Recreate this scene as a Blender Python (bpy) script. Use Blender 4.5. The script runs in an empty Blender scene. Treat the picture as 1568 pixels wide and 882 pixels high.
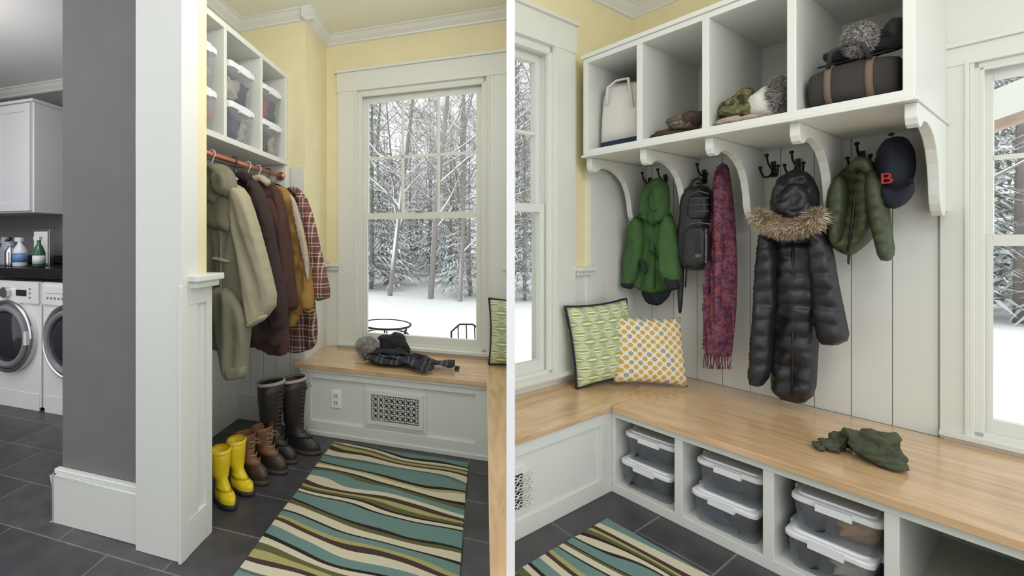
import bpy, bmesh, math, random
import numpy as np
from mathutils import Vector, Matrix, Euler, noise, geometry
random.seed(7)
TH={'L':-math.atan2(208,644),'R':math.atan2(365,644),'W':0.0}
H=1.4
DN=Vector((644,-247,0)).normalized()   # normal of the dividing wall (points to right room)
# ---------------------------------------------------------------- materials
def M(name,col,rough=.6,bump=0,bs=60,var=0,vs=6,metal=0,stretch=None,spec=.5,sheen=0):
    m=bpy.data.materials.new(name); m.use_nodes=True
    nt=m.node_tree; N=nt.nodes; L=nt.links; b=N['Principled BSDF']
    b.inputs['Base Color'].default_value=(*col,1); b.inputs['Roughness'].default_value=rough
    b.inputs['Metallic'].default_value=metal; b.inputs['Specular IOR Level'].default_value=spec
    if sheen: b.inputs['Sheen Weight'].default_value=sheen
    tc=N.new('ShaderNodeTexCoord'); mp=N.new('ShaderNodeMapping'); L.new(tc.outputs['Object'],mp.inputs[0])
    if stretch: mp.inputs['Scale'].default_value=stretch
    if var:
        n=N.new('ShaderNodeTexNoise'); n.inputs['Scale'].default_value=vs; n.inputs['Detail'].default_value=5
        L.new(mp.outputs[0],n.inputs['Vector'])
        r=N.new('ShaderNodeValToRGB'); L.new(n.outputs['Fac'],r.inputs[0])
        r.color_ramp.elements[0].position=.3; r.color_ramp.elements[1].position=.7
        r.color_ramp.elements[0].color=(*[c*(1-var) for c in col],1)
        r.color_ramp.elements[1].color=(*[min(1,c*(1+var)) for c in col],1)
        L.new(r.outputs[0],b.inputs['Base Color'])
    if bump:
        n=N.new('ShaderNodeTexNoise'); n.inputs['Scale'].default_value=bs; n.inputs['Detail'].default_value=3
        L.new(mp.outputs[0],n.inputs['Vector'])
        bp=N.new('ShaderNodeBump'); bp.inputs['Strength'].default_value=bump; bp.inputs['Distance'].default_value=.01
        L.new(n.outputs['Fac'],bp.inputs['Height']); L.new(bp.outputs[0],b.inputs['Normal'])
    return m
def nodes(m): return m.node_tree.nodes,m.node_tree.links,m.node_tree.nodes['Principled BSDF']
def ramp(N,stops,const=True):
    r=N.new('ShaderNodeValToRGB'); cr=r.color_ramp
    if const: cr.interpolation='CONSTANT'
    cr.elements[0].position=stops[0][0]; cr.elements[0].color=(*stops[0][1],1)
    cr.elements[1].position=stops[-1][0]; cr.elements[1].color=(*stops[-1][1],1)
    for p,c in stops[1:-1]:
        e=cr.elements.new(p); e.color=(*c,1)
    return r
WHITE=M('white_trim_paint',(.75,.765,.71),.4,bump=.05,bs=200)
WHITE2=M('bright_white_paint',(.95,.95,.95),.5,bump=.03,bs=200)
CEIL=M('ceiling_paint',(.88,.86,.72),.8,bump=.05)
CEIL2=M('laundry_ceiling_paint',(.80,.79,.78),.8,bump=.05)
YEL=M('yellow_wall_paint',(.82,.74,.47),.7,bump=.08,bs=150,var=.03)
GRAY=M('gray_wall_paint',(.18,.176,.178),.75,bump=.08,bs=150,var=.04)
DARK=M('dark_plastic',(.015,.015,.016),.4)
BLACKMET=M('black_iron',(.02,.02,.02),.4,metal=.6)
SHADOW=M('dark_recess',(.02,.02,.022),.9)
CHROME=M('chrome',(.6,.6,.62),.2,metal=1)
COPPER=M('copper_pipe',(.62,.24,.16),.3,metal=.7,var=.15)
RUBBER=M('rubber_sole',(.05,.035,.025),.6)
def wood(name,st):
    m=M(name,(.55,.33,.15),.22); N,L,b=nodes(m)
    tc=N.new('ShaderNodeTexCoord'); mp=N.new('ShaderNodeMapping'); mp.inputs['Scale'].default_value=st
    L.new(tc.outputs['Object'],mp.inputs[0])
    n=N.new('ShaderNodeTexNoise'); n.inputs['Scale'].default_value=3; n.inputs['Detail'].default_value=8; n.inputs['Distortion'].default_value=.9
    L.new(mp.outputs[0],n.inputs['Vector'])
    r=ramp(N,[(.28,(.52,.33,.165)),(.5,(.66,.44,.24)),(.72,(.74,.52,.31))],False)
    L.new(n.outputs['Fac'],r.inputs[0]); L.new(r.outputs[0],b.inputs['Base Color'])
    b.inputs['Coat Weight'].default_value=.7; b.inputs['Coat Roughness'].default_value=.16
    return m
WOODX=wood('maple_wood_along_x',(1,8,8)); WOODY=wood('maple_wood_along_y',(8,1,8))
def tiles(name,bw,rh,offs):
    m=M(name,(.05,.05,.06),.4); N,L,b=nodes(m)
    tc=N.new('ShaderNodeTexCoord'); mp=N.new('ShaderNodeMapping'); mp.inputs['Location'].default_value=offs
    L.new(tc.outputs['Object'],mp.inputs[0])
    br=N.new('ShaderNodeTexBrick'); br.inputs['Scale'].default_value=1; br.inputs['Brick Width'].default_value=bw
    br.inputs['Row Height'].default_value=rh; br.inputs['Mortar Size'].default_value=.004; br.inputs['Mortar Smooth'].default_value=.2
    br.inputs['Color1'].default_value=(.050,.051,.058,1); br.inputs['Color2'].default_value=(.078,.076,.082,1)
    br.inputs['Mortar'].default_value=(.19,.18,.165,1)
    L.new(mp.outputs[0],br.inputs['Vector'])
    n=N.new('ShaderNodeTexNoise'); n.inputs['Scale'].default_value=9; n.inputs['Detail'].default_value=8
    L.new(tc.outputs['Object'],n.inputs['Vector'])
    mx=N.new('ShaderNodeMix'); mx.data_type='RGBA'; mx.blend_type='MULTIPLY'; mx.inputs['Factor'].default_value=.7
    rr=ramp(N,[(.3,(.6,.6,.62)),(.7,(1.3,1.25,1.25))],False); L.new(n.outputs['Fac'],rr.inputs[0])
    L.new(br.outputs['Color'],mx.inputs[6]); L.new(rr.outputs[0],mx.inputs[7]); L.new(mx.outputs[2],b.inputs['Base Color'])
    bp=N.new('ShaderNodeBump'); bp.inputs['Strength'].default_value=.25; bp.inputs['Distance'].default_value=.01
    L.new(n.outputs['Fac'],bp.inputs['Height']); L.new(bp.outputs[0],b.inputs['Normal'])
    return m
TILE=tiles('slate_tile',.6,.3,(.1,.05,0)); TILE2=tiles('slate_tile_b',.6,.3,(.2,.12,0))
def rugmat(name,axis,ofs=0):
    m=M(name,(.3,.3,.2),.95,bump=0); N,L,b=nodes(m)
    tc=N.new('ShaderNodeTexCoord'); sp=N.new('ShaderNodeSeparateXYZ'); L.new(tc.outputs['Object'],sp.inputs[0])
    u=sp.outputs[axis]; w=sp.outputs[1-axis]
    mp=N.new('ShaderNodeMapping'); L.new(tc.outputs['Object'],mp.inputs[0])
    mp.inputs['Scale'].default_value=(2.5,7.0,1) if axis==1 else (7.0,2.5,1); mp.inputs['Location'].default_value=(ofs,ofs,0)
    n=N.new('ShaderNodeTexNoise'); n.inputs['Scale'].default_value=1; n.inputs['Detail'].default_value=0
    L.new(mp.outputs[0],n.inputs['Vector'])
    a=N.new('ShaderNodeMath'); a.operation='MULTIPLY_ADD'; L.new(n.outputs['Fac'],a.inputs[0]); a.inputs[1].default_value=.12; L.new(u,a.inputs[2])
    s=N.new('ShaderNodeMath'); s.operation='MULTIPLY_ADD'; L.new(w,s.inputs[0]); s.inputs[1].default_value=.09; L.new(a.outputs[0],s.inputs[2])
    f=N.new('ShaderNodeMath'); f.operation='MULTIPLY'; L.new(s.outputs[0],f.inputs[0]); f.inputs[1].default_value=1.0
    g=N.new('ShaderNodeMath'); g.operation='FRACT'; L.new(f.outputs[0],g.inputs[0])
    T=(.17,.28,.26);C=(.68,.63,.46);K=(.035,.025,.022);O=(.13,.13,.06);Y=(.43,.39,.16);B2=(.075,.05,.043);D=(.11,.16,.15)
    seq=[(T,4),(K,.7),(C,1.6),(K,1.0),(O,1.4),(Y,1.2),(B2,1.6),(C,2.2),(T,2.8),(O,1.2),(K,.8),(C,2.2),(Y,1.2),(K,1.0),(T,4.4),(D,1),(C,2.8),(B2,1.2),(Y,1.7),(O,1.4),(C,1.6),(K,1.1),(T,3.2),(C,2),(B2,1.3),(Y,1.3),(T,2.2),(K,.8),(C,2.6),(O,1.2),(K,.8)]
    tot=sum(x[1] for x in seq); p=0; st=[]
    for c,wd in seq: st.append((p/tot,c)); p+=wd
    r=ramp(N,st); L.new(g.outputs[0],r.inputs[0]); L.new(r.outputs[0],b.inputs['Base Color'])
    n2=N.new('ShaderNodeTexNoise'); n2.inputs['Scale'].default_value=250; L.new(tc.outputs['Object'],n2.inputs['Vector'])
    bp=N.new('ShaderNodeBump'); bp.inputs['Strength'].default_value=.6; bp.inputs['Distance'].default_value=.01
    L.new(n2.outputs['Fac'],bp.inputs['Height']); L.new(bp.outputs[0],b.inputs['Normal'])
    b.inputs['Specular IOR Level'].default_value=.1
    return m
def glassmat(name,tint=(1,1,1),fac=.06,alpha=1.0,dcol=None):
    m=bpy.data.materials.new(name); m.use_nodes=True; nt=m.node_tree; N=nt.nodes; L=nt.links
    N.remove(N['Principled BSDF']); out=N['Material Output']
    t=N.new('ShaderNodeBsdfTransparent'); t.inputs[0].default_value=(*tint,1)
    g=N.new('ShaderNodeBsdfGlossy'); g.inputs['Roughness'].default_value=.3 if dcol is None else .22
    mx=N.new('ShaderNodeMixShader'); mx.inputs[0].default_value=fac
    if dcol is not None:
        d=N.new('ShaderNodeBsdfDiffuse'); d.inputs[0].default_value=(*dcol,1)
        m2=N.new('ShaderNodeMixShader'); m2.inputs[0].default_value=alpha
        L.new(t.outputs[0],m2.inputs[1]); L.new(d.outputs[0],m2.inputs[2]); L.new(m2.outputs[0],mx.inputs[1])
    else: L.new(t.outputs[0],mx.inputs[1])
    L.new(g.outputs[0],mx.inputs[2]); L.new(mx.outputs[0],out.inputs[0])
    return m
GLASS=glassmat('window_glass',(.98,.99,.98),.01)
BINP=glassmat('clear_bin_plastic',(.93,.95,.97),.07,.20,(.66,.69,.74))
LID=M('white_bin_lid',(.86,.87,.89),.3)
# ---------------------------------------------------------------- mesh builder
class B:
    def __init__(s): s.bm=bmesh.new(); s.mats=[]; s.M=None
    def mi(s,m):
        if m not in s.mats: s.mats.append(m)
        return s.mats.index(m)
    def v(s,p):
        if s.M: p=s.M(*p)
        return s.bm.verts.new(p)
    def f(s,vs,m,sm=False):
        try: fc=s.bm.faces.new(vs)
        except ValueError: return
        fc.material_index=s.mi(m); fc.smooth=sm
    def box(s,x0,x1,y0,y1,z0,z1,m):
        c=[s.v((x,y,z)) for x in(x0,x1) for y in(y0,y1) for z in(z0,z1)]
        for q in((0,1,3,2),(4,6,7,5),(0,4,5,1),(2,3,7,6),(0,2,6,4),(1,5,7,3)): s.f([c[i] for i in q],m)
    def prism(s,poly,z0,z1,m,ax=2):
        def P(a,b,c): return (a,b,c) if ax==2 else ((a,c,b) if ax==1 else (c,a,b))
        lo=[s.v(P(x,y,z0)) for x,y in poly]; hi=[s.v(P(x,y,z1)) for x,y in poly]; n=len(poly)
        s.f(lo[::-1],m); s.f(hi,m)
        for i in range(n): s.f([lo[i],lo[(i+1)%n],hi[(i+1)%n],hi[i]],m)
    def loft(s,rings,m,cap=True,close=True,sm=True):
        R=[[s.v(p) for p in r] for r in rings]; n=len(R[0])
        for a,b in zip(R,R[1:]):
            for i in range(n if close else n-1):
                j=(i+1)%n; s.f([a[i],a[j],b[j],b[i]],m,sm)
        if cap: s.f(R[0][::-1],m,sm); s.f(R[-1],m,sm)
    def tube(s,pts,r,m,seg=8,cap=True):
        pts=[Vector(p) for p in pts]; n=len(pts); rs=r if hasattr(r,'__len__') else [r]*n
        rings=[]; up=None
        for i,p in enumerate(pts):
            t=(pts[min(i+1,n-1)]-pts[max(i-1,0)])
            if t.length<1e-9: t=Vector((0,0,1))
            t.normalize()
            if up is None: up=t.orthogonal().normalized()
            up=(up-t*up.dot(t))
            up=up.normalized() if up.length>1e-6 else t.orthogonal().normalized()
            w=t.cross(up)
            rings.append([p+(up*math.cos(k*2*math.pi/seg)+w*math.sin(k*2*math.pi/seg))*rs[i] for k in range(seg)])
        s.loft(rings,m,cap)
    def ring(s,c,r,rt,m,nrm='y',seg=32,t=8,sx=1):
        R=[]
        for i in range(seg+1):
            a=2*math.pi*i/seg; d=(math.cos(a)*r*sx,math.sin(a)*r)
            R.append((c[0]+d[0],c[1],c[2]+d[1]) if nrm=='y' else ((c[0]+d[0],c[1]+d[1],c[2]) if nrm=='z' else (c[0],c[1]+d[0],c[2]+d[1])))
        s.tube(R,rt,m,t,False)
    def disc(s,c,r,d,m,nrm='y',seg=32):
        def P(a,h): 
            x,y=math.cos(a)*r,math.sin(a)*r
            return (c[0]+x,c[1]+h,c[2]+y) if nrm=='y' else ((c[0]+x,c[1]+y,c[2]+h) if nrm=='z' else (c[0]+h,c[1]+x,c[2]+y))
        s.loft([[P(2*math.pi*i/seg,h) for i in range(seg)] for h in(0,d)],m,True,True,False)
    def blob(s,c,r,m,amp=.0,fr=8,sub=3,seed=0,pw=1):
        t=bmesh.new(); bmesh.ops.create_icosphere(t,subdivisions=sub,radius=1)
        idx={}
        for vv in t.verts:
            d=vv.co.normalized()
            if pw!=1: d=Vector([math.copysign(abs(q)**pw,q) for q in d])
            k=1+amp*noise.noise(Vector((d.x*fr/4+seed,d.y*fr/4,d.z*fr/4)))*2+amp*.5*noise.noise(Vector((d.x*fr+seed,d.y*fr,d.z*fr)))
            k+=amp*.6*(.5-abs(noise.noise(Vector((d.x*fr*.6+seed*2,d.y*fr*.6,d.z*fr*.6+4))))*2)
            idx[vv.index]=s.v((c[0]+d.x*r[0]*k,c[1]+d.y*r[1]*k,c[2]+d.z*r[2]*k))
        for fc in t.faces: s.f([idx[q.index] for q in fc.verts],m,True)
        t.free()
    def fur(s,c,r,n,ln,mats,fn=None,wd=.0022):
        for i in range(n):
            d=Vector((random.gauss(0,1),random.gauss(0,1),random.gauss(0,1))).normalized()
            if fn: base,d=fn(d)
            else: base=Vector((c[0]+d.x*r[0],c[1]+d.y*r[1],c[2]+d.z*r[2]))
            dd=(d+Vector([random.uniform(-.5,.5) for _ in range(3)])).normalized()
            l=ln*random.uniform(.6,1.2); w=dd.orthogonal().normalized()*wd
            tip=base+dd*l-Vector((0,0,l*.25))
            s.f([s.v(base-w),s.v(base+w),s.v(tip)],random.choice(mats))
    def puff(s,outline,T,m,F,edge=.035,fold=.006,ff=(11,2.2),step=.014,back=.5,seed=0,quilt=0,smooth=1,mfn=None,lean=0.0,cross=.5):
        P=[Vector(p) for p in outline]
        for _ in range(smooth):
            Q=[]
            for i in range(len(P)):
                a,b=P[i],P[(i+1)%len(P)]; Q+= [a*.8+b*.2,a*.2+b*.8]
            P=Q
        D=[]
        for i in range(len(P)):
            a,b=P[i],P[(i+1)%len(P)]; k=max(1,int((b-a).length/step))
            for j in range(k): D.append(a.lerp(b,j/k))
        A=np.array([tuple(x) for x in D]); Bn=np.roll(A,-1,0)
        xs=np.arange(A[:,0].min(),A[:,0].max(),step); ys=np.arange(A[:,1].min(),A[:,1].max(),step)
        G=np.array([(x+(step/2 if j%2 else 0),y) for j,y in enumerate(ys) for x in xs])
        def dist(G):
            AB=Bn-A; ap=G[:,None,:]-A[None]
            t=np.clip((ap*AB).sum(2)/np.maximum((AB**2).sum(1),1e-12),0,1)
            return np.sqrt(((ap-t[...,None]*AB)**2).sum(2)).min(1)
        def inside(G):
            x,y=G[:,0][:,None],G[:,1][:,None]
            c=((A[:,1]>y)!=(Bn[:,1]>y))&(x<(Bn[:,0]-A[:,0])*(y-A[:,1])/np.where(abs(Bn[:,1]-A[:,1])<1e-12,1e-12,Bn[:,1]-A[:,1])+A[:,0])
            return c.sum(1)%2==1
        if len(G): G=G[inside(G)]
        if len(G): G=G[dist(G)>step*.45]
        allp=[Vector((float(a),float(b))) for a,b in (np.vstack([A,G]) if len(G) else A)]
        n=len(D)
        r=geometry.delaunay_2d_cdt(allp,[(i,(i+1)%n) for i in range(n)],[],1,1e-6)
        vs,fs=r[0],r[2]
        V=np.array([tuple(x) for x in vs]); dd=dist(V)
        fr=[];bk=[]
        for (x,y),d in zip(V,dd):
            e=min(d/edge,1); f=math.sqrt(max(0,1-(1-e)**2))
            xs_=x+lean*y
            w=noise.noise(Vector((xs_*ff[0]+seed*3.1,y*ff[1],seed)))*fold*2.2
            rd=1-abs(noise.noise(Vector((xs_*ff[0]*1.3+seed,y*ff[1]*2.2,seed+5))))*2.6
            w+=rd*fold*.8
            rd2=1-abs(noise.noise(Vector((x*ff[0]*.7-y*5+seed,y*ff[1]*5+x*4,seed+9))))*3
            w+=rd2*fold*cross
            q=1
            if quilt: q=.60+.40*abs(math.sin(math.pi*(y+x*.12+.01*noise.noise(Vector((x*12,y*3,seed))))/quilt))**.45
            if d<1e-5:
                vv=s.v(F(x,y,0)); fr.append(vv); bk.append(vv)
            else:
                fr.append(s.v(F(x,y,T*f*q+w*min(1,f*1.2)))); bk.append(s.v(F(x,y,-T*back*f)))
        for t in fs:
            cx=sum(V[i][0] for i in t)/3; cy=sum(V[i][1] for i in t)/3
            mm=mfn(cx,cy) if mfn else m
            s.f([fr[i] for i in t],mm,True); s.f([bk[i] for i in t[::-1]],m,True)
    def finish(s,name,room='W',loc=(0,0,0),rot=(0,0,0),clip=None,bevel=0,parent=None):
        bm=s.bm
        bmesh.ops.remove_doubles(bm,verts=bm.verts,dist=1e-6)
        if clip:
            n=Matrix.Rotation(-TH[room],3,'Z')@DN
            if clip=='R': n=-n
            co=Vector((0,0,0))
            if tuple(loc)!=(0,0,0) or tuple(rot)!=(0,0,0):
                mt=(Matrix.Translation(loc)@Euler(rot).to_matrix().to_4x4()).inverted()
                co=mt@co; n=(mt.to_3x3()@n).normalized()
            bmesh.ops.bisect_plane(bm,geom=bm.verts[:]+bm.edges[:]+bm.faces[:],plane_co=co,plane_no=n,clear_outer=True)
            eg=[e for e in bm.edges if e.is_boundary]
            try: bmesh.ops.holes_fill(bm,edges=eg,sides=0)
            except Exception: pass
        bmesh.ops.recalc_face_normals(bm,faces=bm.faces)
        me=bpy.data.meshes.new(name); bm.to_mesh(me); bm.free()
        for m in s.mats: me.materials.append(m)
        o=bpy.data.objects.new(name,me); bpy.context.collection.objects.link(o)
        mw=Matrix.Rotation(TH[room],4,'Z')@Matrix.Translation(loc)@Euler(rot).to_matrix().to_4x4()
        o.matrix_world=mw
        if parent: o.parent=parent; o.matrix_parent_inverse=parent.matrix_world.inverted(); o.matrix_world=mw
        if bevel:
            md=o.modifiers.new('bevel','BEVEL'); md.width=bevel; md.segments=2; md.limit_method='ANGLE'
        return o
def quick(name,room,boxes,bevel=0,clip=None):
    b=B()
    for x in boxes: b.box(*x)
    return b.finish(name,room,bevel=bevel,clip=clip)
def beads(b,s0,s1,z0,z1,mat,w=.13,th=.010,gap=.0035):
    n=max(1,round((s1-s0)/w)); w=(s1-s0)/n
    for i in range(n): b.box(s0+i*w+gap/2,s0+(i+1)*w-gap/2,-th,0.001,z0,z1,mat)
def crown(b,p0,p1,n,z,mat,k=.85):
    prof=[(0,0),(.085,0),(.085,-.012),(.07,-.018),(.05,-.045),(.022,-.07),(.018,-.085),(0,-.09)]
    p0=Vector((*p0,0));p1=Vector((*p1,0));n=Vector((*n,0))
    b.loft([[p+n*(o*k)+Vector((0,0,z+h*k)) for o,h in prof] for p in(p0,p1)],mat,True,True,False)
# ---------------------------------------------------------------- room shells
b=B(); b.prism([(-5.2,-1.5),(-.082,-1.5),(.19,3.5),(-5.2,3.5)],-.1,0,TILE); b.finish('floor','L')
b=B(); b.prism([(-1.2,-.989),(-1.2,-2.5),(3.5,-2.5),(3.5,1.8),(2.185,1.8)],-.1,0,TILE2); b.finish('floor.001','R')
b=B(); b.prism([(-1.95,1.0),(.054,1.0),(.19,3.5),(-1.95,3.5)],3.12,3.22,CEIL); b.finish('ceiling','L')
b=B(); b.prism([(1.3,1.071),(1.3,-1.2),(3.5,-1.2),(3.5,1.8),(2.185,1.8)],3.1,3.2,CEIL); b.finish('ceiling.001','R')
quick('ceiling.002','L',[(-5.2,-1.95,1.3,3.2,2.98,3.08,CEIL2)])
quick('rear_light_blocker','L',[(-2.9,-.75,-1.5,-1.4,0,3.12,GRAY)])  # unseen panel added behind the camera to keep sky light off the column
b=B(); d=Vector((247,644,0)).normalized(); s0,s1=1.10/d.y,3.30/d.y; w=.0103
b.prism([tuple((d*s0-DN*w)[:2]),tuple((d*s0+DN*w)[:2]),tuple((d*s1+DN*w)[:2]),tuple((d*s1-DN*w)[:2])],0,3.12,WHITE2); b.finish('wall_divider','W')
WAINS=1.18
def wallhole(b,x0,x1,h0,h1,z0,z1,zt,lo,hi,th=.14,split=WAINS):
    def seg(a,c,e,f):
        if f<=e or c<=a: return
        if e<split<f: b.box(a,c,0,th,e,split,lo); b.box(a,c,0,th,split,f,hi)
        else: b.box(a,c,0,th,e,f,lo if f<=split else hi)
    seg(x0,h0,0,zt); seg(h1,x1,0,zt); seg(h0,h1,0,z0); seg(h0,h1,z1,zt)
b=B(); b.M=lambda s,n,z:(s,3.35+n,z); wallhole(b,-1.285,.3,-1.03,.03,.54,2.65,3.12,WHITE,YEL); b.finish('wall_window','L',clip='L')
b=B(); b.box(-1.95,-1.285,2.90,3.49,0,WAINS,WHITE); b.box(-1.95,-1.285,2.90,3.49,WAINS,3.12,YEL); b.finish('wall_pier','L')
b=B(); b.box(-1.95,-1.86,1.70,2.90,0,3.12,WHITE)
b.M=lambda s,n,z:(-1.86-n,s,z); beads(b,1.70,2.90,.15,1.95,WHITE,.12)
b.M=lambda s,n,z:(s,2.90+n,z); beads(b,-1.86,-1.29,.15,1.95,WHITE,.11)
b.M=None; b.box(-1.86,-1.845,1.7,2.9,0,.15,WHITE); b.finish('wall_closet','L')
b=B(); b.box(-2.03,-1.49,1.575,1.70,0,3.12,GRAY); b.box(-2.03,-1.955,1.70,3.12,0,3.12,GRAY); b.finish('wall_gray','L')
b=B(); b.box(-1.503,-1.25,1.51,1.618,0,3.12,WHITE); b.box(-1.49,-1.252,1.618,1.685,1.2,3.12,YEL)
b.box(-1.49,-1.26,1.618,1.715,0,1.2,WHITE)
b.box(-1.262,-1.248,1.50,1.545,0,1.2,WHITE); b.box(-1.262,-1.248,1.68,1.722,0,1.2,WHITE); b.box(-1.262,-1.248,1.545,1.68,0,.16,WHITE); b.box(-1.262,-1.248,1.545,1.68,1.11,1.2,WHITE)
b.finish('column_trim','L',bevel=.003)
b=B(); b.box(-1.30,-1.195,1.545,1.745,1.215,1.245,WHITE); b.box(-1.29,-1.215,1.56,1.735,1.185,1.215,WHITE); b.finish('trim_ledge_column','L',bevel=.006)
b=B(); b.box(-1.285,-1.17,3.31,3.35,WAINS,WAINS+.025,WHITE); b.box(-1.285,-1.18,3.325,3.35,WAINS-.03,WAINS,WHITE)
b.box(-1.285,-1.25,2.86,3.35,WAINS,WAINS+.025,WHITE); b.box(.12,.2,3.31,3.35,WAINS,WAINS+.025,WHITE); b.finish('trim_ledge_window','L',clip='L',bevel=.003)
b=B(); b.box(-2.055,-1.503,1.535,1.575,0,.235,WHITE); b.box(-2.05,-1.503,1.545,1.575,.235,.26,WHITE); b.box(-2.055,-2.03,1.535,3.1,0,.235,WHITE); b.finish('baseboard_gray_wall','L',bevel=.005)
b=B(); b.box(-1.86,-1.29,2.87,2.9,0,.2,WHITE); b.finish('baseboard_closet','L',bevel=.004)
b=B(); crown(b,(-1.285,3.35),(.25,3.35),(0,-1),3.12,WHITE); crown(b,(-1.285,2.828),(-1.285,3.35),(1,0),3.12,WHITE); crown(b,(-1.86,2.90),(-1.213,2.90),(0,-1),3.12,WHITE); crown(b,(-1.86,1.7),(-1.86,2.9),(1,0),3.12,WHITE)
b.finish('trim_crown_left','L',clip='L')
quick('wall_laundry','L',[(-5.2,-1.95,3.12,3.22,0,3.0,GRAY),(-5.2,-5.1,.6,3.2,0,3.0,GRAY)])
b=B(); crown(b,(-5.1,3.12),(-2.03,3.12),(0,-1),2.98,WHITE,.9); b.finish('trim_crown_laundry','L')
# right room walls
b=B(); b.M=lambda s,n,z:(s,1.67+n,z); wallhole(b,1.8,3.5,1.8,2.43,.56,2.62,3.1,WHITE,YEL,split=1.2); 
b.M=None; b.box(2.78,3.35,1.655,1.675,.49,1.96,WHITE)
for x in (2.78,3.25): b.box(x,x+.05,1.645,1.66,.49,1.96,WHITE)
b.M=lambda s,n,z:(s,1.655+n,z); beads(b,2.83,3.25,.49,1.96,WHITE,.105,.006)
b.finish('wall_window_right','R',clip='R')
b=B(); b.M=lambda s,n,z:(3.35+n,s,z)
wallhole(b,-2.0,1.8,-.75,.28,.52,2.2,3.1,WHITE,WHITE)
b.box(.36,1.67,-.004,.001,2.56,3.1,YEL)
beads(b,.35,1.67,.49,1.97,WHITE,.128)
b.finish('wall_hooks','R')
b=B(); crown(b,(1.9,1.67),(3.35,1.67),(0,-1),3.1,WHITE); crown(b,(3.35,1.67),(3.35,-1.0),(-1,0),3.1,WHITE); b.finish('trim_crown_right','R',clip='R')
b=B(); b.box(2.62,2.80,1.615,1.67,1.2,1.225,WHITE); b.box(2.63,2.79,1.64,1.67,1.17,1.2,WHITE); b.finish('trim_ledge_right','R',bevel=.003)
# ---------------------------------------------------------------- windows
def window(name,room,Mf,s0,s1,z0,z1,zm,cols,clip=None,cw=(.15,.15),head=.165,sw=.05,jw=.045,sill=True,over=.01):
    b=B(); b.M=Mf; W=WHITE
    b.box(s0,s0+jw,0,.13,z0,z1,W); b.box(s1-jw,s1,0,.13,z0,z1,W); b.box(s0,s1,0,.13,z1-jw,z1,W); b.box(s0,s1,0,.13,z0,z0+.03,W)
    b.box(s0+jw,s0+jw+.012,0,.02,z0,z1-jw,W); b.box(s1-jw-.012,s1-jw,0,.02,z0,z1-jw,W); b.box(s0+jw,s1-jw,0,.02,z1-jw-.012,z1-jw,W)
    a0,a1=s0+jw,s1-jw; t=z1-jw; bo=z0+.03
    def sash(n0,n1,e,f,rb,rt):
        b.box(a0,a0+sw,n0,n1,e,f,W); b.box(a1-sw,a1,n0,n1,e,f,W); b.box(a0+sw,a1-sw,n0,n1,e,e+rb,W); b.box(a0+sw,a1-sw,n0,n1,f-rt,f,W)
    sash(.065,.10,zm-.02,t,.045,.05); sash(.03,.064,bo,zm+.025,.06,.05)
    g0,g1=a0+sw,a1-sw
    for i in range(1,cols): x=g0+(g1-g0)*i/cols; b.box(x-.010,x+.010,.066,.094,zm,t-.05,W)
    zz=(zm+.02+t-.05)/2; b.box(g0,g1,.066,.094,zz-.010,zz+.010,W)
    b.box(g0,g1,.080,.083,zm,t-.05,GLASS); b.box(g0,g1,.046,.049,bo+.05,zm,GLASS)
    b.box((s0+s1)/2-.03,(s0+s1)/2+.03,.02,.05,zm+.025,zm+.04,CHROME)
    b.box(s0-cw[0],s0+.012,-.022,0,z0-.03,z1,W); b.box(s1-.012,s1+cw[1],-.022,0,z0-.03,z1,W)
    for k,o in ((0,.012),(1,.024)):
        b.box(s0-.012+o,s0+o,-.03+k*.01,0,z0,z1,W); b.box(s1-o,s1-o+.012,-.03+k*.01,0,z0,z1,W)
    b.box(s0-cw[0]-over,s1+cw[1]+over,-.028,0,z1-.012,z1+head,W); b.box(s0-cw[0]-over*2.5,s1+cw[1]+over*2.5,-.045,0,z1+head,z1+head+.02,W)
    if sill:
        b.box(s0-cw[0],s1+cw[1],-.05,.03,z0-.01,z0+.012,W); b.box(s0-cw[0]+.01,s1+cw[1]-.01,-.025,0,z0-.035,z0-.01,W)
    return b.finish(name,room,clip=clip,bevel=.002)
window('window_1','L',lambda s,n,z:(s,3.35+n,z),-1.03,.03,.54,2.65,1.60,3,clip='L',cw=(.145,.12),head=.145)
window('window_2','R',lambda s,n,z:(s,1.67+n,z),1.45,2.43,.56,2.62,1.60,3,clip='R',cw=(.1,.19),sw=.05,jw=.045,head=.16,over=.006)
window('window_3','R',lambda s,n,z:(3.35+n,s,z),-.75,.28,.52,2.2,1.40,3,cw=(.1,.065),head=.07,sw=.03,jw=.035)
b=B(); b.M=lambda s,n,z:(3.35+n,s,z); b.box(-.9,.345,-.022,0,2.29,3.0,WHITE); b.finish('trim_window_header','R')
# ---------------------------------------------------------------- left bench (one object)
b=B(); b.box(-1.33,.012,2.785,3.35,.475,.507,WOODX)
b.prism([(.012,1.14),(.0618,1.14),(.1815,3.35),(.012,3.35)],.475,.507,WOODY)
b.box(-1.285,.03,2.825,2.84,0,.475,WHITE)
for x0,x1,z0,z1 in((-1.285,.03,.41,.475),(-1.285,.03,0,.10),(-1.285,-1.2,.1,.41),(-.06,.03,.1,.41)): b.box(x0,x1,2.808,2.826,z0,z1,WHITE)
b.box(-1.285,.03,2.796,2.81,.455,.475,WHITE)
b.box(-1.285,.03,2.80,2.81,.0,.03,WHITE)
b.prism([(.035,1.16),(.0625,1.16),(.152,2.81),(.035,2.81)],0,.475,WHITE); b.finish('window_bench','L',bevel=.003)
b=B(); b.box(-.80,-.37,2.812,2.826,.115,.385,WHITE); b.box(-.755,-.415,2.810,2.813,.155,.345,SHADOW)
nx,nz=9,5; dx=.34/nx; dz=.19/nz
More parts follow.
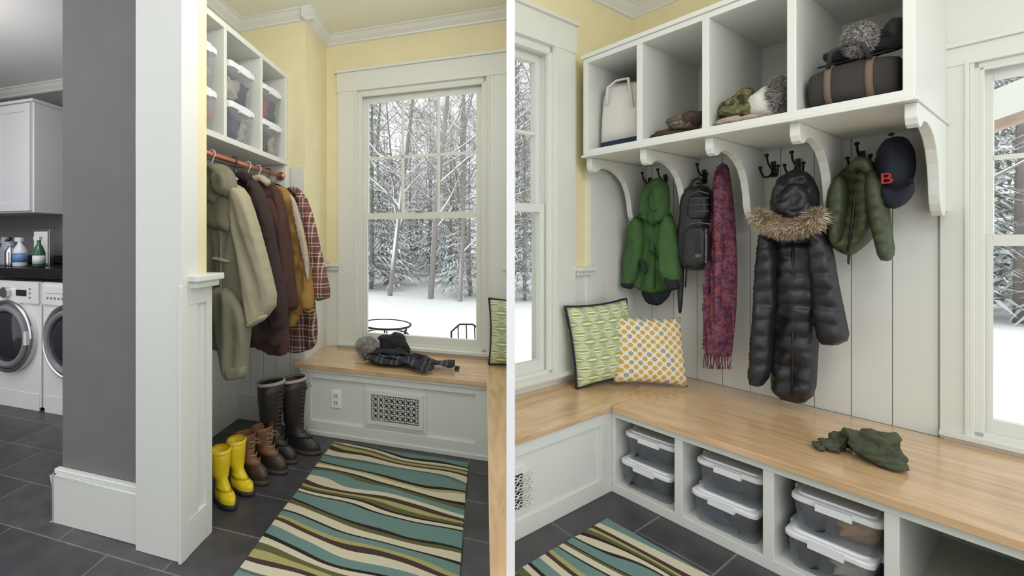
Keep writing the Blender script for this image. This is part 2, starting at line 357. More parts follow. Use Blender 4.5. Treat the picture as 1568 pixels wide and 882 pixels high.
for i in range(nx):
    for j in range(nz):
        c=(-.755+dx*(i+.5),2.807,.155+dz*(j+.5)); b.ring(c,dx*.44,.0028,WHITE,'y',12,4)
        b.box(c[0]-dx*.5,c[0]+dx*.5,2.805,2.809,c[2]-.0022,c[2]+.0022,WHITE); b.box(c[0]-.0022,c[0]+.0022,2.805,2.809,c[2]-dz*.5,c[2]+dz*.5,WHITE)
for x0,x1,z0,z1 in((-.78,-.75,.135,.365),(-.42,-.39,.135,.365),(-.75,-.42,.135,.16),(-.75,-.42,.34,.365)): b.box(x0,x1,2.803,2.813,z0,z1,WHITE)
b.finish('vent_grille','L')
b=B(); b.box(-1.045,-.975,2.816,2.827,.21,.33,WHITE2)
for z in(.245,.295):
    b.box(-1.028,-.992,2.813,2.817,z-.018,z+.018,WHITE)
    for x in(-1.018,-1.004): b.box(x-.002,x+.002,2.8125,2.8135,z-.006,z+.008,DARK)
b.finish('wall_outlet','L',bevel=.001)
# ---------------------------------------------------------------- rugs
def rug(name,room,x0,x1,y0,y1,mat,clip=None):
    b=B(); n=40
    P=[]
    def ed(ax,ay,bx,by):
        for i in range(n):
            t=i/n; w=.004*noise.noise(Vector((ax+t*7,ay+t*5,1)))
            P.append((ax+(bx-ax)*t+w,ay+(by-ay)*t+w))
    ed(x0,y0,x1,y0); ed(x1,y0,x1,y1); ed(x1,y1,x0,y1); ed(x0,y1,x0,y0)
    b.prism(P,.001,.018,mat); return b.finish(name,room,bevel=.004,clip=clip)
rug('striped_rug','L',-.99,-.10,1.15,2.72,rugmat('rug_stripes',1))
rug('striped_rug.001','R',1.47,2.15,-.3,1.19,rugmat('rug_stripes_b',0,3.3))
# ---------------------------------------------------------------- closet cubbies (left)
b=B(); W=WHITE
z0,z1=1.97,2.66; b.box(-1.86,-1.43,1.70,2.90,z0,z0+.035,W); b.box(-1.86,-1.43,1.70,2.90,z1-.035,z1,W)
for y in (1.705,2.085,2.50,2.865): b.box(-1.86,-1.432,y,y+.03,z0+.002,z1-.002,W)
b.box(-1.86,-1.845,1.7,2.9,z0,z1,W)
b.box(-1.86,-1.435,2.872,2.9,1.80,1.969,W); b.finish('closet_cubby_shelf','L',bevel=.003)
b=B(); b.tube([(-1.47,1.70,1.885),(-1.47,2.87,1.885)],.017,COPPER,16)
b.tube([(-1.47,2.860,1.885),(-1.47,2.871,1.885)],.033,COPPER,16)
b.finish('copper_clothes_rod','L')
# ---------------------------------------------------------------- storage bins
CONT=[M('bin_content_dark',(.03,.03,.035),.9,var=.4,vs=20),M('bin_content_blue',(.07,.09,.14),.9,var=.4,vs=20),M('bin_content_red',(.40,.06,.05),.9,var=.4,vs=20),M('bin_content_orange',(.5,.25,.09),.9,var=.4,vs=20),M('bin_content_cream',(.5,.45,.38),.9,var=.3,vs=20)]
def rrect(w,d,z,r=.03,seg=4):
    out=[]
    for cx,cy,a0 in((w/2-r,d/2-r,0),(-w/2+r,d/2-r,90),(-w/2+r,-d/2+r,180),(w/2-r,-d/2+r,270)):
        for k in range(seg+1):
            a=math.radians(a0+90*k/seg); out.append((cx+r*math.cos(a),cy+r*math.sin(a),z))
    return out
def bin_(room,loc,w,d,h,cs,rz=0):
    b=B()
    b.loft([rrect(w*.86,d*.88,0),rrect(w*.95,d*.96,h*.78),rrect(w*.97,d*.98,h*.80),rrect(w*.97,d*.98,h*.83)],BINP)
    b.loft([rrect(w,d,h*.80),rrect(w*1.01,d*1.01,h*.82),rrect(w*1.01,d*1.01,h*.91),rrect(w*.98,d*.98,h*.945),rrect(w*.88,d*.90,h*.955),rrect(w*.86,d*.88,h),rrect(w*.82,d*.84,h),rrect(w*.80,d*.82,h*.98)],LID,True,True,False)
    for sx in(-1,1): b.box(sx*w*.5-.012,sx*w*.5+.012,-d*.2,d*.2,h*.74,h*.93,LID)
    for sy in(-1,1): b.box(-w*.16,w*.16,sy*d*.5-.010,sy*d*.5+.010,h*.74,h*.93,LID)
    n=len(cs)
    for i,c in enumerate(cs):
        yy=(-.2+.4*i/max(1,n-1))*d if n>1 else 0
        b.blob((0.0,yy,h*.36),(w*.38,d*.23 if n>1 else d*.38,h*(.30+.04*i)),CONT[c],.22,9,3,i+loc[1]*7,.7)
    return b.finish('storage_bin',room,loc,(0,0,rz))
for yc,cs in((1.905,((4,3),(3,4))),(2.31,((1,4),(4,0))),(2.70,((0,4),(2,1)))):
    for lev in(0,1):
        bin_('L',(-1.585,yc,2.008+lev*.245),.29,.28,.24,cs[lev])
# ---------------------------------------------------------------- coats on rod
def CS(x,y,bb): # closet sketch -> metric (drawn on a plane at depth bb)
    E=565.2; dx=x-380
    return (bb*(-.6108+dx*643.8/E**2), 1.4-(y-368)*bb*(1/E-.307*dx/E**2))
def coatpart(b,pts,bb,T,m,**k):
    b.puff([CS(x,y,bb) for x,y in pts],T,m,lambda s,h,n:(s,bb-n,h),**k)
def coattube(b,pts,bb,r,m):
    b.tube([(CS(x,y,bb)[0],bb,CS(x,y,bb)[1]) for x,y in pts],r,m,6)
def hanger(name,bb,mat):
    b=B(); a=-1.47; z=1.885
    pts=[(a-.022,bb,z-.005)]+[(a+.024*math.cos(math.radians(q)),bb,z+.002+.024*math.sin(math.radians(q))) for q in range(170,-60,-20)]+[(a,bb,z-.05),(a,bb,z-.075)]
    b.tube(pts,.0035,mat,6)
    b.tube([(a,bb,z-.07),(a+.10,bb,z-.10),(a+.17,bb,z-.15)],.006,mat,6); b.tube([(a,bb,z-.07),(a-.10,bb,z-.10),(a-.17,bb,z-.15)],.006,mat,6)
    return b.finish(name,'L')
HW=M('white_hanger_plastic',(.75,.75,.75),.35)
BEIGE=M('khaki_cotton',(.205,.195,.13),.85,bump=.3,bs=120,var=.05); BEIGE2=M('khaki_light',(.37,.34,.225),.85,bump=.2,bs=120,var=.05)
DBR=M('dark_brown_wool',(.035,.02,.018),.9,bump=.3,bs=150,var=.2); BR=M('brown_fleece',(.07,.030,.022),.9,bump=.3,bs=150,var=.2)
CRM=M('cream_fleece',(.50,.42,.32),.9,bump=.3,bs=150); MUS=M('mustard_canvas',(.36,.20,.05),.9,bump=.3,bs=150,var=.15)
def plaid(name,base,c1,c2,sc=11):
    m=M(name,base,.9); N,L,b=nodes(m); tc=N.new('ShaderNodeTexCoord'); sp=N.new('ShaderNodeSeparateXYZ'); L.new(tc.outputs['Object'],sp.inputs[0])
    prev=None
    for ax in(0,2):
        mu=N.new('ShaderNodeMath'); mu.operation='MULTIPLY'; L.new(sp.outputs[ax],mu.inputs[0]); mu.inputs[1].default_value=sc
        fr=N.new('ShaderNodeMath'); fr.operation='FRACT'; L.new(mu.outputs[0],fr.inputs[0])
        r=ramp(N,[(0,base),(.35,c1),(.45,base),(.6,c2),(.66,c1),(.76,base),(.95,c2)]); L.new(fr.outputs[0],r.inputs[0])
        if prev is None: prev=r
        else:
            mx=N.new('ShaderNodeMix'); mx.data_type='RGBA'; mx.inputs['Factor'].default_value=.5
            L.new(prev.outputs[0],mx.inputs[6]); L.new(r.outputs[0],mx.inputs[7]); L.new(mx.outputs[2],b.inputs['Base Color'])
    return m
PLD=plaid('plaid_flannel',(.10,.032,.028),(.50,.40,.32),(.03,.015,.02),13); PLD2=plaid('plaid_flannel_light',(.17,.06,.05),(.66,.56,.45),(.05,.03,.03),15)
b=B()
coatpart(b,[(433,290),(445,286),(463,300),(474,330),(480,370),(478,440),(478,470),(481,505),(478,532),(455,541),(438,540),(424,500),(436,420),(436,340)],2.66,.045,PLD,fold=.014,seed=1)
coatpart(b,[(448,294),(464,298),(475,330),(486,385),(500,454),(489,459),(478,462),(466,400),(455,340)],2.61,.045,PLD2,fold=.010,seed=2)
coatpart(b,[(436,288),(448,284),(462,296),(456,304),(446,296)],2.60,.02,PLD2,fold=.002,edge=.015,step=.01)
b.finish('plaid_shirt','L'); hanger('clothes_hanger',2.66,DARK)
b=B(); coatpart(b,[(412,288),(432,284),(446,300),(456,330),(466,370),(477,455),(474,475),(458,476),(448,505),(430,490),(420,400),(412,340)],2.53,.045,MUS,fold=.014,seed=3)
coatpart(b,[(440,294),(450,306),(460,345),(468,390),(469,430),(465,430),(456,380),(446,330)],2.46,.012,CRM,fold=.004,edge=.015,step=.012,seed=4)
coattube(b,[(460,474),(468,478),(476,474)],2.50,.008,MUS)
b.finish('mustard_jacket','L'); hanger('clothes_hanger',2.53,HW)
b=B(); coatpart(b,[(380,272),(404,270),(424,284),(437,320),(446,380),(450,430),(456,472),(441,476),(440,540),(428,546),(411,542),(392,530),(392,400),(384,330)],2.40,.05,BR,fold=.016,seed=5); coatpart(b,[(382,270),(400,266),(416,278),(408,288),(398,278),(388,284)],2.34,.025,CRM,fold=.004,edge=.02,step=.012)
coatpart(b,[(404,300),(420,305),(432,340),(440,400),(444,470),(432,476),(424,420),(414,360)],2.35,.035,BR,fold=.012,seed=25)
b.finish('brown_jacket','L'); hanger('clothes_hanger',2.40,HW)
b=B(); coatpart(b,[(340,275),(358,264),(380,266),(400,284),(418,350),(424,430),(432,500),(430,532),(412,524),(396,534),(368,525),(352,450),(345,350)],2.24,.05,DBR,fold=.02,seed=6)
coatpart(b,[(378,272),(399,282),(414,320),(428,400),(440,470),(438,501),(419,510),(408,470),(396,400),(384,330)],2.19,.055,DBR,fold=.016,seed=7)
coatpart(b,[(355,266),(372,260),(388,268),(380,284),(366,276),(358,282)],2.18,.03,DBR,fold=.004,edge=.02,step=.012)
b.finish('dark_brown_coat','L'); hanger('clothes_hanger',2.24,DARK)
b=B()
coatpart(b,[(285,300),(312,280),(350,280),(376,298),(386,350),(384,400),(388,480),(381,545),(345,540),(300,530),(285,400)],2.02,.05,BEIGE,fold=.018,seed=8,ff=(9,.9),cross=.15)
coatpart(b,[(352,276),(380,292),(396,340),(412,400),(426,463),(407,489),(381,503),(375,460),(364,400),(354,340)],1.96,.05,BEIGE2,fold=.012,seed=10,lean=.35,ff=(10,1.2),cross=.25,edge=.028)
coatpart(b,[(378,492),(407,478),(410,487),(382,503)],1.93,.045,BEIGE2,edge=.015,fold=.002,step=.012)
coatpart(b,[(303,298),(330,292),(354,298),(363,330),(356,358),(332,352),(306,345)],1.95,.03,BEIGE,fold=.008,seed=19,cross=.2)
coatpart(b,[(303,262),(322,250),(345,252),(361,268),(364,292),(352,305),(338,300),(330,314),(312,306),(303,290)],1.93,.05,BEIGE,fold=.012,seed=9,ff=(12,4),cross=.3)
coatpart(b,[(318,268),(334,258),(348,268),(350,290),(338,300),(322,294)],1.88,.02,BEIGE,fold=.008,seed=29,edge=.02,cross=.2)
coatpart(b,[(322,440),(352,440),(380,480),(383,530),(379,575),(366,580),(350,583),(338,560),(326,510)],1.94,.045,BEIGE,fold=.014,seed=11,ff=(10,1.2),cross=.2)
coatpart(b,[(345,560),(378,556),(379,578),(352,583)],1.92,.045,BEIGE,edge=.015,fold=.002,step=.012)
coatpart(b,[(322,392),(352,398),(350,404),(322,399)],1.945,.012,BEIGE2,edge=.01,fold=0,step=.01)
coattube(b,[(334,300),(337,360),(337,440),(335,470)],1.945,.004,BEIGE2)
b.finish('beige_jacket','L'); hanger('clothes_hanger',2.02,HW)
# ---------------------------------------------------------------- boots
def boot(name,room,loc,rz,Ln,Ht,wd,sh,mfoot,mshaft,msole,lace=None,zf=.09,topm=None,ank=1.0,slope=0):
    b=B(); n=24
    def rg(x0,x1,w,z,tilt=0):
        out=[]
        for i in range(n):
            a=2*math.pi*i/n; cx=(x0+x1)/2; hx=(x1-x0)/2
            x=math.cos(a); y=math.sin(a); yy=y*(w/2)*(1-.12*math.cos(2*a)) 
            waist=1-.18*math.exp(-((x+.15)/.35)**2)*(1 if z<zf else 0)
            out.append((cx+hx*x,yy*waist,z+tilt*x))
        return out
    h0=-.30*Ln; t=.70*Ln
    b.loft([rg(h0-.006,t+.008,wd+.014,0),rg(h0-.008,t+.012,wd+.018,.012),rg(h0-.006,t+.008,wd+.014,.026)],msole)
    s=sh/2
    b.loft([rg(h0,t,wd,.022),rg(h0,t+.002,wd,.04),rg(h0,t-.01*Ln,wd*.97,.058),rg(h0+.003,t-.06*Ln,wd*.92,zf*.85),rg(h0+.006,t-.20*Ln,wd*.84,zf+.006)],mfoot,cap=False)
    cx=(h0+t-.5*Ln)/2
    rings=[rg(h0+.006,t-.20*Ln,wd*.84,zf+.004),rg(h0+.008,t-.34*Ln,wd*.82,zf+.022),rg(h0+.008,t-.46*Ln,wd*.80*ank,zf+.05)]
    k=6
    for i in range(1,k+1):
        f=i/k; z=zf+.05+(Ht-zf-.05)*f; r=s*(ank+(1.12-ank)*min(1,f*1.3)); wob=1+.03*math.sin(i*2.1)
        rings.append(rg(cx-r*1.1*wob,cx+r*1.1*wob,r*2,z,slope*f))
    rings.append([(x*.93+cx*.07,y*.9,z) for x,y,z in rings[-1]]); rings.append([(x,y,z-.06) for x,y,z in rings[-1]])
    b.loft(rings,mshaft,cap=True)
    if topm: b.loft([[(cx+(x-cx)*1.05,y*1.05,z-.004) for x,y,z in rings[-3]],[(cx+(x-cx)*1.09,y*1.09,z+.008) for x,y,z in rings[-3]],[(cx+(x-cx)*.95,y*.95,z+.014) for x,y,z in rings[-3]]],topm,cap=False)
    if lace:
        m=int((Ht-zf)/.028)
        for i in range(m):
            f=i/max(1,m-1); z=zf+.016+(Ht-zf-.05)*f
            g=min(1,f*(Ht-zf)/.07)
            xf=(t-.30*Ln)*(1-g)+(cx+s*1.12*(ank+(1.12-ank)*f)+.004)*g
            b.tube([(xf-.014,-.03,z),(xf+.006,0,z+.007),(xf-.014,.03,z+.014)],.0028,lace,5)
            b.tube([(xf-.014,.03,z),(xf+.007,0,z+.007),(xf-.014,-.03,z+.014)],.0028,lace,5)
        b.tube([(xf,0,z+.01),(xf+.02,.02,z+.02),(xf+.03,.035,z-.01),(xf+.012,.01,z),(xf+.03,-.03,z-.01),(xf+.02,-.02,z+.02),(xf,0,z+.01)],.0028,lace,5)
    return b.finish(name,room,loc,(0,0,rz))
YB=M('yellow_rubber',(.82,.60,.02),.22); BRL=M('brown_leather',(.20,.085,.035),.5,bump=.2,bs=80,var=.25); DKL=M('dark_leather',(.025,.022,.022),.4,bump=.2,bs=60,var=.2); LACE=M('tan_lace',(.35,.25,.14),.8); LACE2=M('brown_lace',(.09,.06,.04),.8); FL=M('fleece_lining',(.45,.40,.33),1,bump=.6,bs=200); DRUB=M('dark_brown_rubber',(.045,.028,.02),.35)
BLS=M('black_sole',(.02,.02,.02),.5)
boot('yellow_rain_boot','L',(-1.352,1.945,0),-.45,.175,.265,.074,.088,YB,YB,BLS,topm=YB,zf=.07,ank=.9)
boot('yellow_rain_boot','L',(-1.33,2.065,0),-.3,.175,.265,.074,.088,YB,YB,BLS,topm=YB,zf=.07,ank=.9)
boot('duck_boot','L',(-1.36,2.20,0),-.3,.26,.245,.10,.115,DRUB,BRL,RUBBER,LACE,slope=.01)
boot('duck_boot','L',(-1.31,2.325,0),-.25,.26,.245,.10,.115,DRUB,BRL,RUBBER,LACE,slope=.01)
boot('tall_winter_boot','L',(-1.32,2.455,0),-.25,.28,.47,.105,.15,DKL,DKL,RUBBER,LACE2,topm=FL,ank=.78,slope=.012)
boot('tall_winter_boot','L',(-1.22,2.585,0),-.15,.28,.46,.105,.145,DKL,DKL,RUBBER,LACE2,topm=FL,ank=.78,slope=.012)
boot('brown_work_boot','L',(-2.33,2.02,0),-1.2,.26,.20,.10,.11,BRL,BRL,RUBBER,LACE)
# ---------------------------------------------------------------- hat, gloves, scarf on left bench
FG=[M('gray_fur_a',(.33,.31,.29),.95),M('gray_fur_b',(.15,.14,.13),.95),M('gray_fur_c',(.55,.53,.50),.95)]
KN=M('black_knit',(.02,.02,.024),.95,bump=.6,bs=90,var=.3)
SCF=plaid('gray_plaid_wool',(.03,.03,.04),(.16,.16,.18),(.012,.012,.016),9)
b=B(); b.blob((-.86,3.12,.585),(.085,.075,.065),FG[0],.08,6); b.fur((-.86,3.12,.585),(.085,.075,.065),2600,.02,FG+[FG[0],FG[2]]); b.finish('fur_hat','L')
b=B(); b.blob((-.67,3.18,.60),(.12,.09,.085),KN,.2,5,4,3); b.blob((-.76,3.08,.54),(.09,.06,.03),KN,.3,6,3,8); b.blob((-.60,3.06,.54),(.10,.05,.028),KN,.25,6,3,2); b.finish('black_knit_hat','L')
def ribbon(b,pts,w,m,th=.008,n=40,amp=.01,seed=0):
    P=[Vector(p) for p in pts]; rings=[]
    for i in range(n+1):
        f=i/n*(len(P)-1); k=min(int(f),len(P)-2); q=f-k
        p0=P[max(0,k-1)];p1=P[k];p2=P[k+1];p3=P[min(len(P)-1,k+2)]
        c=.5*((2*p1)+(-p0+p2)*q+(2*p0-5*p1+4*p2-p3)*q*q+(-p0+3*p1-3*p2+p3)*q**3)
        t=(p2-p1); t.z=0; t.normalize(); sd=Vector((-t.y,t.x,0))
        top=[];bot=[]
        for j in range(9):
            u=j/8-.5; zz=amp*(noise.noise(Vector((u*5+seed,f*2,seed)))+1)*.9
            top.append(c+sd*(u*w)+Vector((0,0,zz+th))); bot.append(c+sd*(u*w)+Vector((0,0,zz)))
        rings.append(top+bot[::-1])
    b.loft(rings,m)
b=B(); ribbon(b,[(-.82,2.97,.509),(-.68,2.93,.512),(-.52,2.96,.515),(-.38,2.99,.509),(-.20,3.0,.509)],.12,SCF,amp=.035)
ribbon(b,[(-.74,3.02,.53),(-.6,2.97,.535),(-.48,2.90,.53),(-.42,2.86,.512),(-.35,2.82,.509)],.10,SCF,amp=.03,seed=4)
ribbon(b,[(-.78,3.06,.54),(-.64,3.03,.56),(-.5,3.03,.54),(-.38,3.05,.512)],.10,KN,amp=.03,seed=6)
for i in range(14):
    y=2.95+i*.0078; b.tube([(-.20,y,.514),(-.17,y+random.uniform(-.004,.004),.512)],.0018,SCF,4)
b.finish('wool_scarf','L')
# ---------------------------------------------------------------- pillows
def pattern(name,kind):
    m=M(name,(.8,.78,.7),.9); N,L,b=nodes(m); tc=N.new('ShaderNodeTexCoord'); sp=N.new('ShaderNodeSeparateXYZ'); L.new(tc.outputs['Object'],sp.inputs[0])
    cb=N.new('ShaderNodeCombineXYZ'); mp2=N.new('ShaderNodeMapping')
    v=N.new('ShaderNodeTexVoronoi'); v.voronoi_dimensions='2D'; v.inputs['Randomness'].default_value=0
    L.new(cb.outputs[0],mp2.inputs[0]); L.new(mp2.outputs[0],v.inputs['Vector']); L.new(sp.outputs[2],cb.inputs[1])
    if kind=='dots':
        L.new(sp.outputs[0],cb.inputs[0])
        mp2.inputs['Rotation'].default_value=(0,0,math.radians(45)); v.inputs['Scale'].default_value=27
        bw=N.new('ShaderNodeSeparateColor'); L.new(v.outputs['Color'],bw.inputs[0])
        r2=ramp(N,[(0,(.60,.39,.09)),(.55,(.36,.36,.27)),(.72,(.64,.41,.09))]); L.new(bw.outputs[0],r2.inputs[0])
        ls=N.new('ShaderNodeMath'); ls.operation='LESS_THAN'; L.new(v.outputs['Distance'],ls.inputs[0]); ls.inputs[1].default_value=.39
        mx=N.new('ShaderNodeMix'); mx.data_type='RGBA'; L.new(ls.outputs[0],mx.inputs['Factor']); mx.inputs[6].default_value=(.78,.75,.66,1); L.new(r2.outputs[0],mx.inputs[7]); L.new(mx.outputs[2],b.inputs['Base Color'])
    else:
        rowh=.054; colw=.10
        dv=N.new('ShaderNodeMath'); dv.operation='DIVIDE'; L.new(sp.outputs[2],dv.inputs[0]); dv.inputs[1].default_value=rowh
        fl=N.new('ShaderNodeMath'); fl.operation='FLOOR'; L.new(dv.outputs[0],fl.inputs[0])
        fz=N.new('ShaderNodeMath'); fz.operation='FRACT'; L.new(dv.outputs[0],fz.inputs[0])
        xo=N.new('ShaderNodeMath'); xo.operation='DIVIDE'; L.new(sp.outputs[0],xo.inputs[0]); xo.inputs[1].default_value=colw
        ofs=N.new('ShaderNodeMath'); ofs.operation='MULTIPLY_ADD'; L.new(fl.outputs[0],ofs.inputs[0]); ofs.inputs[1].default_value=.5; L.new(xo.outputs[0],ofs.inputs[2])
        fx=N.new('ShaderNodeMath'); fx.operation='FRACT'; L.new(ofs.outputs[0],fx.inputs[0])
        sx=N.new('ShaderNodeMath'); sx.operation='MULTIPLY'; L.new(fx.outputs[0],sx.inputs[0]); sx.inputs[1].default_value=math.pi
        sn=N.new('ShaderNodeMath'); sn.operation='SINE'; L.new(sx.outputs[0],sn.inputs[0])
        s2=N.new('ShaderNodeMath'); s2.operation='MULTIPLY_ADD'; L.new(sn.outputs[0],s2.inputs[0]); s2.inputs[1].default_value=.5; s2.inputs[2].default_value=.02
        ab=N.new('ShaderNodeMath'); ab.operation='SUBTRACT'; L.new(fz.outputs[0],ab.inputs[0]); ab.inputs[1].default_value=.5
        ab2=N.new('ShaderNodeMath'); ab2.operation='ABSOLUTE'; L.new(ab.outputs[0],ab2.inputs[0])
        qd=N.new('ShaderNodeMath'); qd.operation='DIVIDE'; L.new(ab2.outputs[0],qd.inputs[0]); L.new(s2.outputs[0],qd.inputs[1])
        hf=N.new('ShaderNodeMath'); hf.operation='MULTIPLY'; L.new(qd.outputs[0],hf.inputs[0]); hf.inputs[1].default_value=.5
        md=N.new('ShaderNodeMath'); md.operation='MODULO'; L.new(fl.outputs[0],md.inputs[0]); md.inputs[1].default_value=2; ma=N.new('ShaderNodeMath'); ma.operation='ABSOLUTE'; L.new(md.outputs[0],ma.inputs[0])
        rA=ramp(N,[(0,(.80,.82,.74)),(.10,(.33,.40,.10)),(.40,(.78,.80,.70)),(.45,(.20,.28,.22)),(.5,(.56,.62,.38))]); L.new(hf.outputs[0],rA.inputs[0])
        rB=ramp(N,[(0,(.33,.40,.10)),(.12,(.82,.83,.76)),(.26,(.40,.46,.14)),(.42,(.80,.80,.70)),(.5,(.40,.47,.30))]); L.new(hf.outputs[0],rB.inputs[0])
        mx=N.new('ShaderNodeMix'); mx.data_type='RGBA'; L.new(ma.outputs[0],mx.inputs['Factor']); L.new(rA.outputs[0],mx.inputs[6]); L.new(rB.outputs[0],mx.inputs[7]); L.new(mx.outputs[2],b.inputs['Base Color'])
    return m
PG=pattern('green_leaf_fabric','leaf'); PD=pattern('ochre_dot_fabric','dots')
def pillow(name,room,loc,rot,w,h,t,m,pipe=None,clip=None):
    b=B(); n=26
    def pt(i,j,sd):
        x=-1+2*i/n; y=-1+2*j/n
        px=x*(1-.07*(1-y*y)*abs(x)); py=y*(1-.07*(1-x*x)*abs(y))
        k=(max(0,1-x**4)*max(0,1-y**4))**.5
        return (px*w/2, sd*t/2*k*(1+.12*noise.noise(Vector((x*2.4,y*2.4,sd+w)))), py*h/2)
    fr=[[b.v(pt(i,j,-1)) for j in range(n+1)] for i in range(n+1)]; bk=[[b.v(pt(i,j,1)) for j in range(n+1)] for i in range(n+1)]
    for i in range(n):
        for j in range(n):
            b.f([fr[i][j],fr[i+1][j],fr[i+1][j+1],fr[i][j+1]],m,True); b.f([bk[i][j],bk[i][j+1],bk[i+1][j+1],bk[i+1][j]],m,True)
    if pipe:
        P=[pt(i,0,0) for i in range(n)]+[pt(n,j,0) for j in range(n)]+[pt(n-i,n,0) for i in range(n)]+[pt(0,n-j,0) for j in range(n+1)]
        b.tube(P,.008,pipe,6)
    return b.finish(name,room,loc,rot,clip=clip)
NAVY=M('navy_piping',(.01,.013,.03),.7)
pillow('green_pillow','L',(.26,3.20,.745),(-.12,0,.0),.47,.47,.15,PG,NAVY,clip='L')
pillow('green_pillow','R',(2.71,1.53,.755),(-.12,-.06,-.22),.50,.50,.12,PG,NAVY)
pillow('dotted_pillow','R',(2.93,1.375,.712),(-.20,0.03,-.62),.43,.42,.13,PD)
# ---------------------------------------------------------------- laundry
WM=M('washer_enamel',(.78,.78,.76),.25); WG=M('washer_gray',(.22,.22,.23),.3); DG=M('door_glass_dark',(.03,.03,.035),.08)
def washer(name,ac):
    b=B(); y=2.5; w=.345
    b.box(ac-w,ac+w,y,3.1,.03,1.06,WM); b.box(ac-w+.01,ac+w-.01,y-.018,y,.88,1.055,WM); b.box(ac-w+.02,ac+w-.02,y-.004,y+.01,.0,.14,WM)
    b.disc((ac,y-.03,.60),.30,.03,WM,'y',48); b.ring((ac,y-.035,.60),.285,.020,CHROME,'y',48); b.ring((ac,y-.045,.60),.235,.028,WG,'y',48)
    b.blob((ac,y-.03,.60),(.215,.05,.215),DG,0); b.ring((ac,y-.05,.60),.13,.006,CHROME,'y',32)
    b.box(ac+.245,ac+.275,y-.075,y-.03,.55,.66,WM)
    b.disc((ac-.02,y-.055,.965),.045,.04,CHROME,'y',24); b.box(ac+.08,ac+.2,y-.022,y-.017,.94,.99,DARK)
    for i in range(5): b.disc((ac-.27+i*.04,y-.025,.935),.009,.008,WG,'y',12)
    b.box(ac-.3,ac-.1,y-.024,y-.017,.975,1.03,WM)
    for i in range(3): b.disc((ac+.24,y-.025,.93+i*.035),.008,.008,WG,'y',12)
    return b.finish(name,'L',bevel=.012)
washer('washing_machine',-3.80); washer('clothes_dryer',-3.09)
CTR=M('black_granite',(.012,.012,.013),.15,var=.5,vs=80)
quick('laundry_countertop','L',[(-4.9,-2.06,2.47,3.10,1.09,1.17,CTR),(-4.9,-2.06,3.08,3.10,1.17,1.25,CTR)],bevel=.004)
b=B(); CW=M('cabinet_white',(.72,.72,.74),.35)
b.box(-4.9,-3.92,2.77,3.11,1.655,2.664,CW)
for x0,x1 in((-4.88,-4.42),(-4.41,-3.94)):
    b.box(x0,x1,2.755,2.771,1.67,2.65,CW)
    for q in((x0,x0+.06,1.67,2.65),(x1-.06,x1,1.67,2.65),(x0+.06,x1-.06,1.67,1.74),(x0+.06,x1-.06,2.58,2.65)): b.box(q[0],q[1],2.742,2.756,q[2],q[3],CW)
b.disc((-4.38,2.72,1.75),.012,.022,CHROME,'y',12); b.box(-4.9,-3.90,2.74,3.11,2.664,2.69,CW); b.finish('laundry_wall_cabinet','L',bevel=.003)
def lathe(b,c,prof,m,seg=20,sx=1,sy=1):
    b.loft([[(c[0]+r*math.cos(2*math.pi*i/seg)*sx,c[1]+r*math.sin(2*math.pi*i/seg)*sy,c[2]+z) for i in range(seg)] for r,z in prof],m)
PW=M('white_bottle_plastic',(.7,.72,.75),.3); PGn=M('green_bottle_plastic',(.03,.12,.06),.25); BLU=M('blue_label',(.12,.25,.5),.4)
b=B(); c=(-3.88,2.62,1.17); lathe(b,c,[(.045,0),(.05,.01),(.05,.13),(.035,.17),(.016,.20),(.016,.22)],PW,sx=1.2); lathe(b,(c[0],c[1],c[2]+.04),[(.051,0),(.051,.08)],BLU,sx=1.2); b.box(c[0]-.05,c[0]+.025,c[1]-.012,c[1]+.012,c[2]+.22,c[2]+.255,PW); b.tube([(c[0]-.02,c[1],c[2]+.22),(c[0]-.035,c[1],c[2]+.18)],.005,BLU); b.finish('spray_bottle','L')
b=B(); c=(-3.65,2.62,1.17); lathe(b,c,[(.04,0),(.045,.01),(.045,.12),(.03,.17),(.014,.20),(.014,.23)],PGn,sx=1.1); lathe(b,(c[0],c[1],c[2]+.03),[(.046,0),(.046,.07)],PW,sx=1.1); b.box(c[0]-.05,c[0]+.02,c[1]-.012,c[1]+.012,c[2]+.23,c[2]+.26,PW); b.finish('spray_bottle','L')
b=B(); b.box(-3.98,-3.77,2.80,2.84,1.17,1.50,CHROME); b.box(-3.96,-3.79,2.795,2.80,1.19,1.48,WM); b.finish('metal_tray','L',bevel=.005)
b=B(); b.loft([[(-4.19+w_*math.cos(a),2.72+.05*math.sin(a),1.17+z_) for a in [2*math.pi*i/20 for i in range(20)]] for w_,z_ in((.11,0),(.115,.02),(.10,.12),(.06,.22),(.02,.26))],M('iron_body',(.30,.34,.40),.3)); b.tube([(-4.26,2.70,1.22),(-4.21,2.68,1.36),(-4.12,2.70,1.42)],.015,DARK); b.finish('clothes_iron','L')
b=B(); lathe(b,(-4.06,2.66,1.17),[(.04,0),(.042,.01),(.042,.12),(.038,.14),(.02,.16),(.02,.18)],CHROME); b.finish('steel_canister','L')
